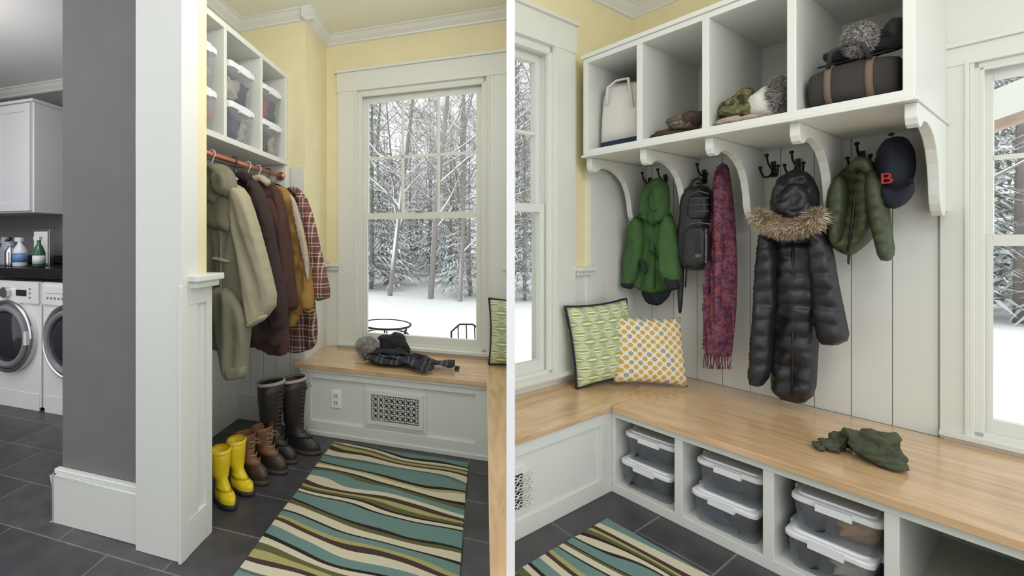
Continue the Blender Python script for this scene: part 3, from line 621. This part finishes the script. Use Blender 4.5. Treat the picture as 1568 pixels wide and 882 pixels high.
# ---------------------------------------------------------------- right bench (one object)
b=B(); F0=2.43; BT=.49
b.box(2.395,3.33,-1.2,1.301,BT-.032,BT,WOODY)
b.prism([(1.579,1.302),(3.33,1.302),(3.33,1.67),(2.027,1.67)],BT-.032,BT,WOODX)
b.box(F0,3.33,-1.2,1.32,0,.05,W); 
for q in(1.30,.985,.66,.335,.01,-.315,-.64): b.box(F0,3.33,q,q+.035,.05,BT-.032,W)
b.box(F0-.004,F0+.02,-1.2,1.32,.42,BT-.032,W); b.box(3.30,3.33,-1.2,1.32,.05,BT-.032,W)
b.box(1.5,F0+.01,1.335,1.35,0,BT-.032,W)
for x0,x1,z0,z1 in((1.5,F0,.39,BT-.032),(1.5,F0,0,.08),(F0-.10,F0,.08,.39)): b.box(x0,x1,1.32,1.336,z0,z1,W)
b.finish('storage_bench','R',clip='R',bevel=.0025)
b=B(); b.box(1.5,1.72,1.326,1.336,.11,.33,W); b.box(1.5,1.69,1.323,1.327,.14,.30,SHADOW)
for i in range(5):
    for j in range(4):
        c=(1.60+i*.036,1.320,.16+j*.04); b.ring(c,.016,.0028,W,'y',12,4); b.box(c[0]-.02,c[0]+.02,1.318,1.322,c[2]-.002,c[2]+.002,W)
b.finish('vent_grille','R',clip='R')
for qc,c0,c1 in((1.155,(0,0),(0,0)),(.83,(0,1),(0,0)),(.505,(4,0),(3,0))):
    bin_('R',(2.625,qc+.01,.05),.36,.24,.155,c0); bin_('R',(2.64,qc-.0,.205),.36,.24,.155,c1,.04)
# ---------------------------------------------------------------- right cubbies
b=B(); P0=2.62; P1=3.33
b.box(P0,P1,.327,1.598,1.94,1.972,W); b.box(P0,P1,.327,1.598,2.52,2.551,W)
for q in(1.57,1.257,.95,.64,.325): b.box(P0+.002,P1-.001,q,q+.03,1.945,2.545,W)
b.box(3.315,P1-.002,.33,1.59,1.95,2.54,W); b.box(P0-.01,P1,.318,1.607,1.926,1.939,W); b.box(P0-.012,P1,.314,1.608,2.552,2.577,W)
prof=[(2.66,1.925),(2.66,1.87),(2.675,1.845),(2.70,1.835),(2.73,1.84),(2.76,1.86),(2.80,1.872),(2.86,1.873),(2.93,1.862),(3.0,1.835),(3.06,1.79),(3.10,1.73),(3.125,1.66),(3.135,1.60),(3.15,1.56),(3.175,1.53),(3.21,1.51),(3.25,1.51),(3.28,1.53),(3.33,1.53),(3.33,1.925)]
for q in(1.57,1.257,.95,.64,.325): b.prism(prof,q-.001,q+.031,W,ax=1)
b.finish('hat_cubby_shelf','R',bevel=.003)
def hook(q,z):
    b=B(); x=3.33
    b.box(x-.010,x,q-.010,q+.010,z-.045,z+.045,BLACKMET)
    for s in(-1,1):
        b.tube([(x-.01,q,z-.02),(x-.03,q+s*.015,z-.045),(x-.05,q+s*.027,z-.045),(x-.065,q+s*.034,z-.02),(x-.07,q+s*.037,z+.005)],.005,BLACKMET,8); b.blob((x-.07,q+s*.037,z+.008),(.009,.009,.009),BLACKMET,0,sub=2)
    b.tube([(x-.01,q,z),(x-.05,q,z+.006),(x-.09,q,z+.03),(x-.105,q,z+.065)],.005,BLACKMET,8); b.blob((x-.105,q,z+.07),(.010,.010,.010),BLACKMET,0,sub=2)
    b.finish('coat_hook','R',bevel=.002)
for q,z in((1.545,1.80),(1.45,1.81),(1.23,1.81),(.905,1.81),(.805,1.81),(.575,1.81)): hook(q,z)
# ---------------------------------------------------------------- hanging things (right)
def HS(D,r,x0,p):
    return lambda x,y:(p*(r-(x-x0)*644/D**2),1.4-(y-368)*p*(1/D-.87*(x-x0)/D**2))
def part(b,K,pts,p,T,m,**k):
    f=HS(*K,p); b.puff([f(x,y) for x,y in pts],T,m,lambda s,h,n:(p-n,s,h),**k)
def line(b,K,pts,p,r,m):
    f=HS(*K,p); b.tube([(p,)+f(x,y) for x,y in pts],r,m,6)
GRN=M('green_softshell',(.048,.125,.032),.75,bump=.15,bs=100,var=.12); GD=M('dark_green_panel',(.02,.035,.02),.8); NV=M('navy_lining',(.012,.013,.022),.8,var=.2)
K=(719.4,.4622,997)
b=B()
part(b,K,[(982,430),(1030,423),(1026,452),(1010,469),(990,465),(982,450)],3.22,.03,NV,fold=.012)
part(b,K,[(975,330),(990,318),(1016,316),(1030,330),(1037,380),(1037,430),(1018,446),(1000,451),(984,447),(964,434),(966,390),(970,350)],3.20,.04,GRN,fold=.018,seed=1,cross=.3)
part(b,K,[(972,330),(986,336),(987,380),(976,425),(968,443),(951,439),(952,405),(957,372),(964,345)],3.15,.04,GRN,fold=.012,seed=2)
part(b,K,[(1018,322),(1032,338),(1040,372),(1042,410),(1038,442),(1022,445),(1012,420),(1009,380),(1010,345)],3.15,.04,GRN,fold=.012,seed=3)
part(b,K,[(984,300),(989,284),(1000,273),(1012,272),(1023,282),(1026,305),(1024,330),(1014,340),(1000,345),(986,338),(981,320)],3.13,.04,GRN,fold=.018,seed=4,ff=(16,5))
part(b,K,[(993,300),(1001,290),(1012,292),(1016,308),(1010,322),(1000,326),(994,316)],3.08,.010,GRN,edge=.02,fold=.012,step=.01)
line(b,K,[(1001,345),(1002,370),(1003,400),(1003,442)],3.145,.003,GD)
part(b,K,[(951,430),(970,433),(967,444),(951,440)],3.13,.04,NV,fold=.002,step=.012,edge=.015)
part(b,K,[(1012,415),(1024,425),(1039,428),(1038,443),(1022,446)],3.125,.03,NV,edge=.015,step=.012,fold=.003)
part(b,K,[(976,396),(990,404),(992,418),(986,420)],3.125,.012,GD,edge=.01,step=.01,fold=.001)
line(b,K,[(994,383),(1010,400),(1024,425)],3.125,.006,GD)
b.finish('green_jacket','R')
NYL=M('black_nylon',(.022,.023,.027),.5,bump=.15,bs=150,var=.15); NYG=M('gray_nylon',(.13,.135,.145),.6,bump=.2,bs=200)
K=(780.3,.3819,1067)
b=B(); part(b,K,[(1048,300),(1054,288),(1068,284),(1086,285),(1092,300),(1092,350),(1089,400),(1078,414),(1055,414),(1044,402),(1042,372),(1046,340)],3.22,.10,NYL,edge=.035,fold=.008,smooth=2)
part(b,K,[(1051,345),(1087,345),(1086,400),(1074,411),(1054,411),(1047,398)],3.13,.05,NYL,edge=.02,fold=.006)
part(b,K,[(1054,298),(1084,296),(1087,335),(1052,338)],3.13,.025,NYL,edge=.02,fold=.004,step=.01)
for y in(304,314,324): line(b,K,[(1055,y),(1085,y-1)],3.10,.003,NYG)
line(b,K,[(1050,344),(1070,341),(1088,343)],3.10,.004,NYG); line(b,K,[(1055,300),(1070,292),(1085,297)],3.11,.004,NYG)
for x in(1058,1079):
    part(b,K,[(x,350),(x+4,350),(x+4,402),(x,404)],3.085,.008,NYG,edge=.006,step=.008,fold=0)
part(b,K,[(1063,388),(1075,388),(1075,395),(1063,396)],3.08,.008,NYG,edge=.006,step=.008,fold=0)
part(b,K,[(1038,372),(1047,366),(1050,398),(1042,404)],3.15,.035,NYL,edge=.02,step=.01,fold=.003)
part(b,K,[(1036,410),(1044,395),(1048,410),(1044,480),(1037,479)],3.2,.012,NYL,edge=.01,step=.012,fold=.003)
part(b,K,[(1048,300),(1042,325),(1036,350),(1035,400),(1038,412),(1042,400),(1042,352),(1048,332),(1054,305)],3.16,.012,NYL,edge=.012,step=.01,fold=.002)
line(b,K,[(1087,405),(1089,430),(1085,452)],3.18,.004,NYL); line(b,K,[(1052,405),(1049,440)],3.17,.004,NYL)
f=HS(*K,3.2); s,h=f(1070,286); b.tube([(3.16,s+.03,h-.01),(3.18,s+.02,h+.04),(3.2,s,h+.055),(3.18,s-.02,h+.04),(3.16,s-.03,h-.01)],.007,NYL)
b.finish('black_backpack','R')
# scarf
PAI=M('paisley_scarf_fabric',(.2,.04,.1),.85); N,L,bs=nodes(PAI); tc=N.new('ShaderNodeTexCoord'); v=N.new('ShaderNodeTexVoronoi'); v.inputs['Scale'].default_value=55; L.new(tc.outputs['Object'],v.inputs['Vector'])
n_=N.new('ShaderNodeTexNoise'); n_.inputs['Scale'].default_value=26; L.new(tc.outputs['Object'],n_.inputs['Vector'])
ad=N.new('ShaderNodeMath'); ad.operation='MULTIPLY_ADD'; L.new(v.outputs['Distance'],ad.inputs[0]); ad.inputs[1].default_value=.45; L.new(n_.outputs['Fac'],ad.inputs[2])
r=ramp(N,[(.35,(.045,.02,.06)),(.50,(.19,.025,.04)),(.58,(.07,.045,.11)),(.66,(.24,.035,.05)),(.74,(.16,.09,.16)),(.84,(.30,.07,.06))]); L.new(ad.outputs[0],r.inputs[0]); L.new(r.outputs[0],bs.inputs['Base Color'])
K=(811.7,.3453,1103)
b=B(); part(b,K,[(1092,278),(1098,256),(1106,248),(1116,254),(1121,290),(1126,340),(1129,420),(1127,480),(1122,530),(1120,548),(1098,544),(1078,542),(1076,500),(1079,440),(1083,370),(1087,310)],3.2,.035,PAI,edge=.02,fold=.026,ff=(30,.8),step=.011)
part(b,K,[(1096,270),(1104,262),(1114,276),(1112,330),(1108,420),(1102,500),(1094,500),(1096,420),(1094,340)],3.15,.03,PAI,edge=.02,fold=.012,ff=(30,.8),step=.011,seed=5)
f=HS(*K,3.2)
for i in range(24):
    s,h=f(1079+i*1.75,543); b.tube([(3.19,s,h+.01),(3.19,s+random.uniform(-.006,.006),h-.03),(3.19,s+random.uniform(-.01,.01),h-.085)],.0022,PAI,4)
b.finish('paisley_scarf','R')
# parka
PK=M('black_parka_nylon',(.016,.017,.021),.42,bump=.12,bs=60,var=.1)
K=(909.1,.2476,1215)
b=B()
part(b,K,[(1170,345),(1200,335),(1240,337),(1260,352),(1266,400),(1257,470),(1252,540),(1249,603),(1228,620),(1197,612),(1178,594),(1180,540),(1170,480),(1163,420),(1162,370)],3.2,.065,PK,edge=.05,fold=.016,quilt=.082,seed=1)
part(b,K,[(1160,350),(1182,355),(1191,390),(1189,440),(1184,520),(1180,575),(1163,594),(1141,587),(1143,540),(1148,480),(1153,400)],3.13,.055,PK,edge=.04,fold=.012,quilt=.082,seed=2)
part(b,K,[(1238,350),(1262,354),(1274,385),(1280,430),(1289,480),(1296,520),(1276,530),(1251,527),(1243,480),(1236,400)],3.13,.055,PK,edge=.04,fold=.012,quilt=.082,seed=3)
part(b,K,[(1177,325),(1182,298),(1193,274),(1208,262),(1221,257),(1241,266),(1254,292),(1254,322),(1240,338),(1200,342)],3.14,.075,PK,edge=.06,fold=.035,seed=4,ff=(14,5))
part(b,K,[(1193,300),(1204,282),(1228,280),(1242,300),(1238,325),(1200,330)],3.07,.03,PK,edge=.04,fold=.02,seed=14,ff=(14,5))
line(b,K,[(1214,365),(1215,440),(1214,520),(1213,605)],3.125,.006,DARK)
line(b,K,[(1216,262),(1219,248),(1223,262)],3.12,.004,DARK)
for x in(1184,1246): line(b,K,[(x,470),(x-2,500)],3.125,.004,DARK)
f=HS(*K,3.08); FT=[M('tan_fur_a',(.66,.53,.38),.95),M('tan_fur_b',(.46,.34,.21),.95),M('tan_fur_c',(.82,.73,.58),.95),M('tan_fur_d',(.24,.17,.10),.95)]
cp=[f(x,y) for x,y in((1164,332),(1180,342),(1202,348),(1222,346),(1241,341),(1254,330))]
pts=[]
for i in range(len(cp)-1):
    for j in range(6): q=j/6; pts.append(Vector((3.05,cp[i][0]*(1-q)+cp[i+1][0]*q,cp[i][1]*(1-q)+cp[i+1][1]*q)))
b.tube(pts,[.025+.016*math.sin(math.pi*min(1,(i+3)/(len(pts)+4))) for i in range(len(pts))],FT[0],10)
def ff_(d):
    c=random.choice(pts); dd=Vector((d.x*.9,d.y*.5,d.z)).normalized(); return c+dd*.034,dd
b.fur(None,None,8000,.036,FT[:3]*2+FT[3:],ff_,.0026)
b.finish('black_parka','R')
OLV=M('olive_puffer_nylon',(.05,.064,.027),.5,bump=.12,bs=60,var=.15)
K=(994.4,.1777,1313)
b=B()
part(b,K,[(1270,278),(1288,262),(1300,250),(1316,238),(1334,244),(1346,260),(1351,300),(1347,345),(1335,368),(1306,392),(1292,390),(1266,376),(1262,335),(1265,300)],3.2,.07,OLV,edge=.05,fold=.02,quilt=.055,seed=1)
part(b,K,[(1270,278),(1290,264),(1301,290),(1297,330),(1288,374),(1266,377),(1261,330),(1264,295)],3.13,.045,OLV,edge=.035,fold=.012,quilt=.055,seed=2)
part(b,K,[(1332,254),(1348,268),(1360,310),(1364,350),(1369,388),(1360,401),(1344,398),(1335,360),(1325,320),(1322,280)],3.11,.05,OLV,edge=.035,fold=.012,quilt=.055,seed=3)
part(b,K,[(1297,388),(1303,388),(1301,405),(1297,405)],3.15,.012,DARK,edge=.01,step=.01,fold=0)
part(b,K,[(1298,256),(1312,238),(1332,243),(1338,262),(1326,268),(1312,258),(1303,270)],3.08,.035,OLV,edge=.02,step=.012,fold=.01)
line(b,K,[(1312,262),(1310,300),(1304,345),(1299,385)],3.125,.005,DARK)
b.finish('olive_puffer_jacket','R')
CN=M('navy_cap_twill',(.010,.013,.026),.85,bump=.2,bs=250); RED=M('red_embroidery',(.50,.03,.035),.8)
K=(1041.3,.1441,1367)
b=B()
part(b,K,[(1338,258),(1341,236),(1352,217),(1370,208),(1388,210),(1400,228),(1403,252),(1398,278),(1380,292),(1356,292),(1342,278)],3.2,.17,CN,edge=.12,fold=.002,smooth=3)
part(b,K,[(1346,280),(1366,291),(1384,287),(1398,270),(1401,294),(1388,312),(1370,321),(1356,317),(1346,300)],3.10,.03,CN,edge=.02,fold=.002,step=.012,smooth=3)
f=HS(*K,3.2); s,h=f(1371,209); b.blob((3.12,s,h),(.012,.01,.008),CN,0,sub=2)
cap=b.finish('navy_baseball_cap','R')
cu=bpy.data.curves.new('letter_b','FONT'); cu.body='B'; cu.size=.07; cu.extrude=.002; cu.align_x='CENTER'; cu.align_y='CENTER'; cu.materials.append(RED)
lb=bpy.data.objects.new('cap_letter',cu); bpy.context.collection.objects.link(lb)
f=HS(*K,3.03); s,h=f(1357,274)
mw=Matrix.Rotation(TH['R'],4,'Z')@Matrix.Translation((3.032,s,h))@Euler((math.pi/2,0,-math.pi/2)).to_matrix().to_4x4()
lb.parent=cap; lb.matrix_parent_inverse=cap.matrix_world.inverted(); lb.matrix_world=mw
# ---------------------------------------------------------------- things in right cubbies
CAN=M('canvas_white',(.72,.70,.66),.9,bump=.3,bs=150); NVC=M('canvas_navy',(.02,.03,.07),.9)
b=B()
def sq(cx,cy,w,d,z,tw=0):
    return [(cx+x+.012*noise.noise(Vector((x*9,y*9,z*7))),cy+y+.012*noise.noise(Vector((y*9,x*9,z*7+3))),zz+tw*y) for x,y,zz in rrect(w,d,z,.03)]
b.loft([sq(2.80,1.43,.17,.235,1.974),sq(2.80,1.43,.175,.24,2.02)],NVC); b.loft([sq(2.80,1.43,.175,.238,2.02),sq(2.80,1.435,.18,.225,2.10),sq(2.80,1.435,.17,.22,2.18),sq(2.80,1.44,.15,.215,2.28,.1),sq(2.80,1.43,.11,.215,2.35,.15),sq(2.81,1.425,.05,.21,2.38,.2)],CAN)
b.tube([(2.71,1.50,2.25),(2.715,1.50,2.36),(2.74,1.46,2.395),(2.72,1.38,2.38),(2.705,1.35,2.20)],.008,CAN,6); b.finish('canvas_tote_bag','R')
WAR=plaid('tweed_knit',(.08,.06,.05),(.3,.24,.18),(.03,.02,.02),40); BRK=M('brown_knit',(.07,.045,.03),.95,bump=.6,bs=90,var=.3)
b=B(); b.blob((2.75,1.17,2.0),(.09,.075,.028),BRK,.2,5,3,1); b.blob((2.75,1.11,2.045),(.08,.07,.05),WAR,.15,5,3,2,.8); b.blob((2.72,1.06,2.06),(.06,.05,.035),BRK,.25,5,3,4); b.finish('folded_knit_scarves','R')
CAM=M('camouflage_fabric',(.1,.1,.04),.9); N,L,bs=nodes(CAM); tc=N.new('ShaderNodeTexCoord'); n_=N.new('ShaderNodeTexNoise'); n_.inputs['Scale'].default_value=22; L.new(tc.outputs['Object'],n_.inputs['Vector'])
r=ramp(N,[(0,(.03,.03,.015)),(.42,(.10,.11,.04)),(.52,(.22,.17,.08)),(.6,(.05,.06,.025)),(.7,(.13,.13,.06))]); L.new(n_.outputs['Fac'],r.inputs[0]); L.new(r.outputs[0],bs.inputs['Base Color'])
TAN=M('tan_knit',(.42,.34,.26),.95,bump=.6,bs=90)
b=B(); b.blob((2.76,.86,2.065),(.09,.075,.082),CAM,.2,5,4,1); b.blob((2.71,.88,2.04),(.07,.05,.03),CAM,.15,4,3,3); b.finish('camouflage_hat','R')
b=B(); b.blob((2.68,.88,1.995),(.05,.055,.02),TAN,.2,5,3,1)
for i in range(4): b.blob((2.655+.012*i,.81-.004*i,1.99),(.012,.04,.012),TAN,.1,5,2,i)
b.finish('tan_gloves','R')
b=B(); b.blob((2.75,.775,2.06),(.08,.065,.075),CAN,.12,5,3,1); b.blob((2.73,.72,2.08),(.07,.04,.085),FG[1],.1,5,3,2); b.fur((2.73,.72,2.08),(.07,.036,.085),1800,.02,FG); b.finish('fur_trimmed_hat','R')
DUF=M('duffel_canvas',(.045,.038,.035),.85,bump=.3,bs=120,var=.2); BAND=M('brown_strap',(.17,.12,.09),.8)
b=B()
def dufr(y,o=0):
    k=1-.22*abs((y-.50)/.12)**3; out=[]
    for j in range(28):
        a=2*math.pi*j/28; w=1+.05*noise.noise(Vector((math.cos(a)*2,y*14,math.sin(a)*2)))
        out.append((2.78+(.11*k*w+o)*math.copysign(abs(math.cos(a))**.75,math.cos(a)),y,2.070+(.09*w+o)*math.copysign(abs(math.sin(a))**.75,math.sin(a))*(k if math.sin(a)>0 else 1)))
    return out
b.loft([dufr(.38+.24*i/20) for i in range(21)],DUF)
for y in(.435,.55): b.loft([dufr(y,.004),dufr(y+.02,.004)],BAND)
b.tube([(2.69,.445,2.14),(2.66,.46,2.20),(2.66,.50,2.215),(2.66,.545,2.20),(2.69,.56,2.14)],.008,DUF,6)
b.tube([(2.73,.39,2.165),(2.73,.6,2.165)],.004,DARK,6)
b.finish('duffel_bag','R')
b=B(); b.blob((2.79,.45,2.22),(.08,.09,.05),KN,.25,5,3,1); b.blob((2.80,.40,2.25),(.06,.03,.06),DUF,.2,5,3,5); b.blob((2.76,.54,2.20),(.05,.045,.035),KN,.2,5,3,2); b.finish('black_winter_hats','R')
b=B(); b.blob((2.70,.475,2.235),(.045,.042,.062),FG[0],.05); b.fur((2.70,.475,2.235),(.045,.042,.062),2600,.016,FG); b.finish('gray_fur_earmuff','R')
OLF=M('olive_fleece',(.075,.085,.05),.95,bump=.5,bs=120,var=.3)
b=B(); b.blob((2.77,.45,.545),(.075,.07,.06),OLF,.25,6,4,2,.9); b.blob((2.71,.41,.515),(.06,.055,.024),OLF,.22,6,3,3); b.blob((2.76,.395,.52),(.05,.03,.03),OLF,.2,6,3,8); b.finish('olive_fleece_hat','R')
b=B(); b.blob((2.78,.545,.52),(.05,.03,.035),OLF,.3,7,3,5); b.blob((2.72,.56,.51),(.035,.035,.022),OLF,.35,7,3,7)
for i in range(3): b.blob((2.67+.018*i,.575+.012*i,.503),(.028,.012,.012),OLF,.2,5,2,i)
b.finish('olive_gloves','R')
# ---------------------------------------------------------------- exterior
SNOW=M('snow',(.93,.94,.95),.8,bump=.2,bs=2)
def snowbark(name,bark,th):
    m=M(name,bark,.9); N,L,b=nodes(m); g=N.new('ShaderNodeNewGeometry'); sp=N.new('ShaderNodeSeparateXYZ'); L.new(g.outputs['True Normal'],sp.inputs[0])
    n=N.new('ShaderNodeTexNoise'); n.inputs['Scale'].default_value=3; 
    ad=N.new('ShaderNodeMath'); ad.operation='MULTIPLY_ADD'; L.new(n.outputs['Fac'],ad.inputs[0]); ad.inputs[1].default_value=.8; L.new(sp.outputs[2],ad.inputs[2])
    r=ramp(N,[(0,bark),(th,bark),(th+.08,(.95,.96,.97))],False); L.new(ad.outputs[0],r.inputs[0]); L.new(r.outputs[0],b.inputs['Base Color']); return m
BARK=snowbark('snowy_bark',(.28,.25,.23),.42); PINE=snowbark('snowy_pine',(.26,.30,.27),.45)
b=B(); n=40
G=[[b.v((-40+i*3,4.2+j*2,-.32+.12*noise.noise(Vector((i*.4,j*.4,0))))) for j in range(n)] for i in range(n)]
for i in range(n-1):
    for j in range(n-1): b.f([G[i][j],G[i+1][j],G[i+1][j+1],G[i][j+1]],SNOW,True)
b.finish('snow_ground','W')
def deciduous(seed,h):
    random.seed(seed); b=B()
    def br(p,d,l,r,dep):
        n=4 if dep<2 else 3; pts=[p]; rs=[r]; q=p.copy(); dd=d.copy()
        for i in range(n):
            g=.05 if dep==0 else .13
            dd=(dd+Vector((random.gauss(0,g),random.gauss(0,g),random.gauss(0,.06)+.03))).normalized(); q=q+dd*l/n; pts.append(q.copy()); rs.append(r*(1-.7*(i+1)/n))
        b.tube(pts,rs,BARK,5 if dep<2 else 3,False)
        if dep<4:
            k=[16,6,4,3][dep]
            for i in range(k):
                f=random.uniform(.15 if dep==0 else .15,1); j=min(int(f*n),n-1); pp=pts[j].lerp(pts[j+1],f*n-j)
                az=random.uniform(0,6.28); out=Vector((math.cos(az),math.sin(az),random.uniform(.1,.7))).normalized()
                nd=(dd*.35+out).normalized(); br(pp,nd,l*(.34 if dep==0 else .55)*random.uniform(.6,1.1),max(.006,r*.36),dep+1)
    br(Vector((0,0,0)),Vector((0,0,1)),h,h*.008,0)
    return b.finish('bare_tree','W')
def conifer(seed,h):
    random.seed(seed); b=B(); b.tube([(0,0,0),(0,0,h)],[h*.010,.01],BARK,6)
    nl=int(h*4)
    for i in range(nl):
        z=h*.06+h*.94*i/nl; R=(h-z)*.20+.15
        for k in range(7):
            a=random.uniform(0,6.28); l=R*random.uniform(.5,1.15); d=Vector((math.cos(a),math.sin(a),0)); s=Vector((-d.y,d.x,0))
            for q in range(7):
                f0=.12+.125*q; w=l*.20*(1-f0*.5)
                for sg in(-1,1):
                    base=Vector((0,0,z))+d*l*f0+Vector((0,0,-l*.22*f0*f0)); tip=base+d*l*.16+s*sg*w*random.uniform(.7,1.5)+Vector((0,0,-l*.13*random.uniform(.1,1.3)))
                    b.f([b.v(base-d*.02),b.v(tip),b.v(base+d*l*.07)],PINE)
    return b.finish('snowy_pine','W')
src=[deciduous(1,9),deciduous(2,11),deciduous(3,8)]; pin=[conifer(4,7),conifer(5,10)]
random.seed(11)
def place(o,name,x,y,s):
    c=bpy.data.objects.new(name,o.data); bpy.context.collection.objects.link(c); c.location=(x,y,-.35); c.rotation_euler=(0,0,random.uniform(0,6.28)); c.scale=(s,s,s)
def forest(r0,r1,y0,y1,n,pf=.4):
    for i in range(n):
        y=y0+(y1-y0)*((i+random.random())/n); x=y*random.uniform(r0,r1)
        if random.random()<pf: place(random.choice(pin),'snowy_pine',x,y,random.uniform(.7,1.15))
        else: place(random.choice(src),'bare_tree',x,y,random.uniform(.8,1.4))
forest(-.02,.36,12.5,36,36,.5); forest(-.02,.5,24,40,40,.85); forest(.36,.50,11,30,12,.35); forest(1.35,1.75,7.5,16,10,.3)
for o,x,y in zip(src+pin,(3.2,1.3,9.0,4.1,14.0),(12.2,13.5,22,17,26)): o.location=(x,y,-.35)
def patio(name,loc,kind):
    b=B()
    if kind=='table':
        b.ring((0,0,.72),.30,.012,BLACKMET,'z',32,6); b.ring((0,0,.60),.27,.010,BLACKMET,'z',32,6); b.disc((0,0,.70),.29,.02,SNOW,'z')
        for k in range(6):
            a=k*math.pi/3+.4; b.tube([(.29*math.cos(a),.29*math.sin(a),.72),(.22*math.cos(a),.22*math.sin(a),.4),(.3*math.cos(a),.3*math.sin(a),0)],.009,BLACKMET,6)
    else:
        b.ring((0,0,.45),.2,.01,BLACKMET,'z',24,6); b.disc((0,0,.45),.19,.03,SNOW,'z')
        b.tube([(-.2,.1,.45),(-.19,.16,.72),(-.08,.2,.80),(.08,.2,.80),(.19,.16,.72),(.2,.1,.45)],.011,BLACKMET,6)
        for x in(-.1,0,.1): b.tube([(x,.16,.45),(x,.2,.79)],.007,BLACKMET,5)
        for k in range(4):
            a=k*math.pi/2+.78; b.tube([(.18*math.cos(a),.18*math.sin(a),.45),(.23*math.cos(a),.23*math.sin(a),0)],.01,BLACKMET,6)
    b.finish(name,'L',loc,(0,0,.3))
patio('patio_table',(-1.15,5.0,-.34),'table'); patio('patio_chair',(-.16,5.1,-.42),'chair')
b=B(); WB=M('porch_wood',(.45,.33,.25),.7,var=.2)
b.prism([(-.9,2.95),(-.9,2.7),(.6,2.1),(.6,2.3)],5.2,5.3,WHITE,ax=0); b.prism([(-.9,2.7),(-.9,2.64),(.6,2.04),(.6,2.1)],5.2,5.34,WB,ax=0); b.finish('porch_gable_beam','R')
# ---------------------------------------------------------------- lights, world, camera
w=bpy.data.worlds.new('World'); bpy.context.scene.world=w; w.use_nodes=True
w.node_tree.nodes['Background'].inputs[0].default_value=(.96,.98,1,1); w.node_tree.nodes['Background'].inputs[1].default_value=1.5
def lamp(name,room,loc,pw,col=(1,.97,.92),r=.12):
    l=bpy.data.lights.new(name,'POINT'); l.energy=pw; l.shadow_soft_size=r; l.color=col
    o=bpy.data.objects.new(name,l); bpy.context.collection.objects.link(o); o.matrix_world=Matrix.Rotation(TH[room],4,'Z')@Matrix.Translation(loc)
lamp('room_fill_light','L',(-.5,1.55,2.75),22)  # unseen fill light added to brighten the left room and its ceiling
lamp('room_fill_light.001','R',(1.5,-.1,2.5),22,r=.25)  # unseen fill added for the right room and its cubby interiors
lamp('laundry_fill_light','L',(-3.3,1.55,2.3),24,(1,.98,.96),r=.2)  # out-of-view fill added to lift the dark laundry ceiling
c=bpy.data.cameras.new('camera'); co=bpy.data.objects.new('camera',c); bpy.context.collection.objects.link(co)
co.location=(0,0,H); co.rotation_euler=(math.pi/2,0,0); c.sensor_width=36; c.lens=36*644/1568; c.shift_x=(784-535)/1568; c.shift_y=-(441-368)/1568; c.clip_start=.02; c.clip_end=300
bpy.context.scene.camera=co
bpy.context.scene.view_settings.view_transform='Standard'
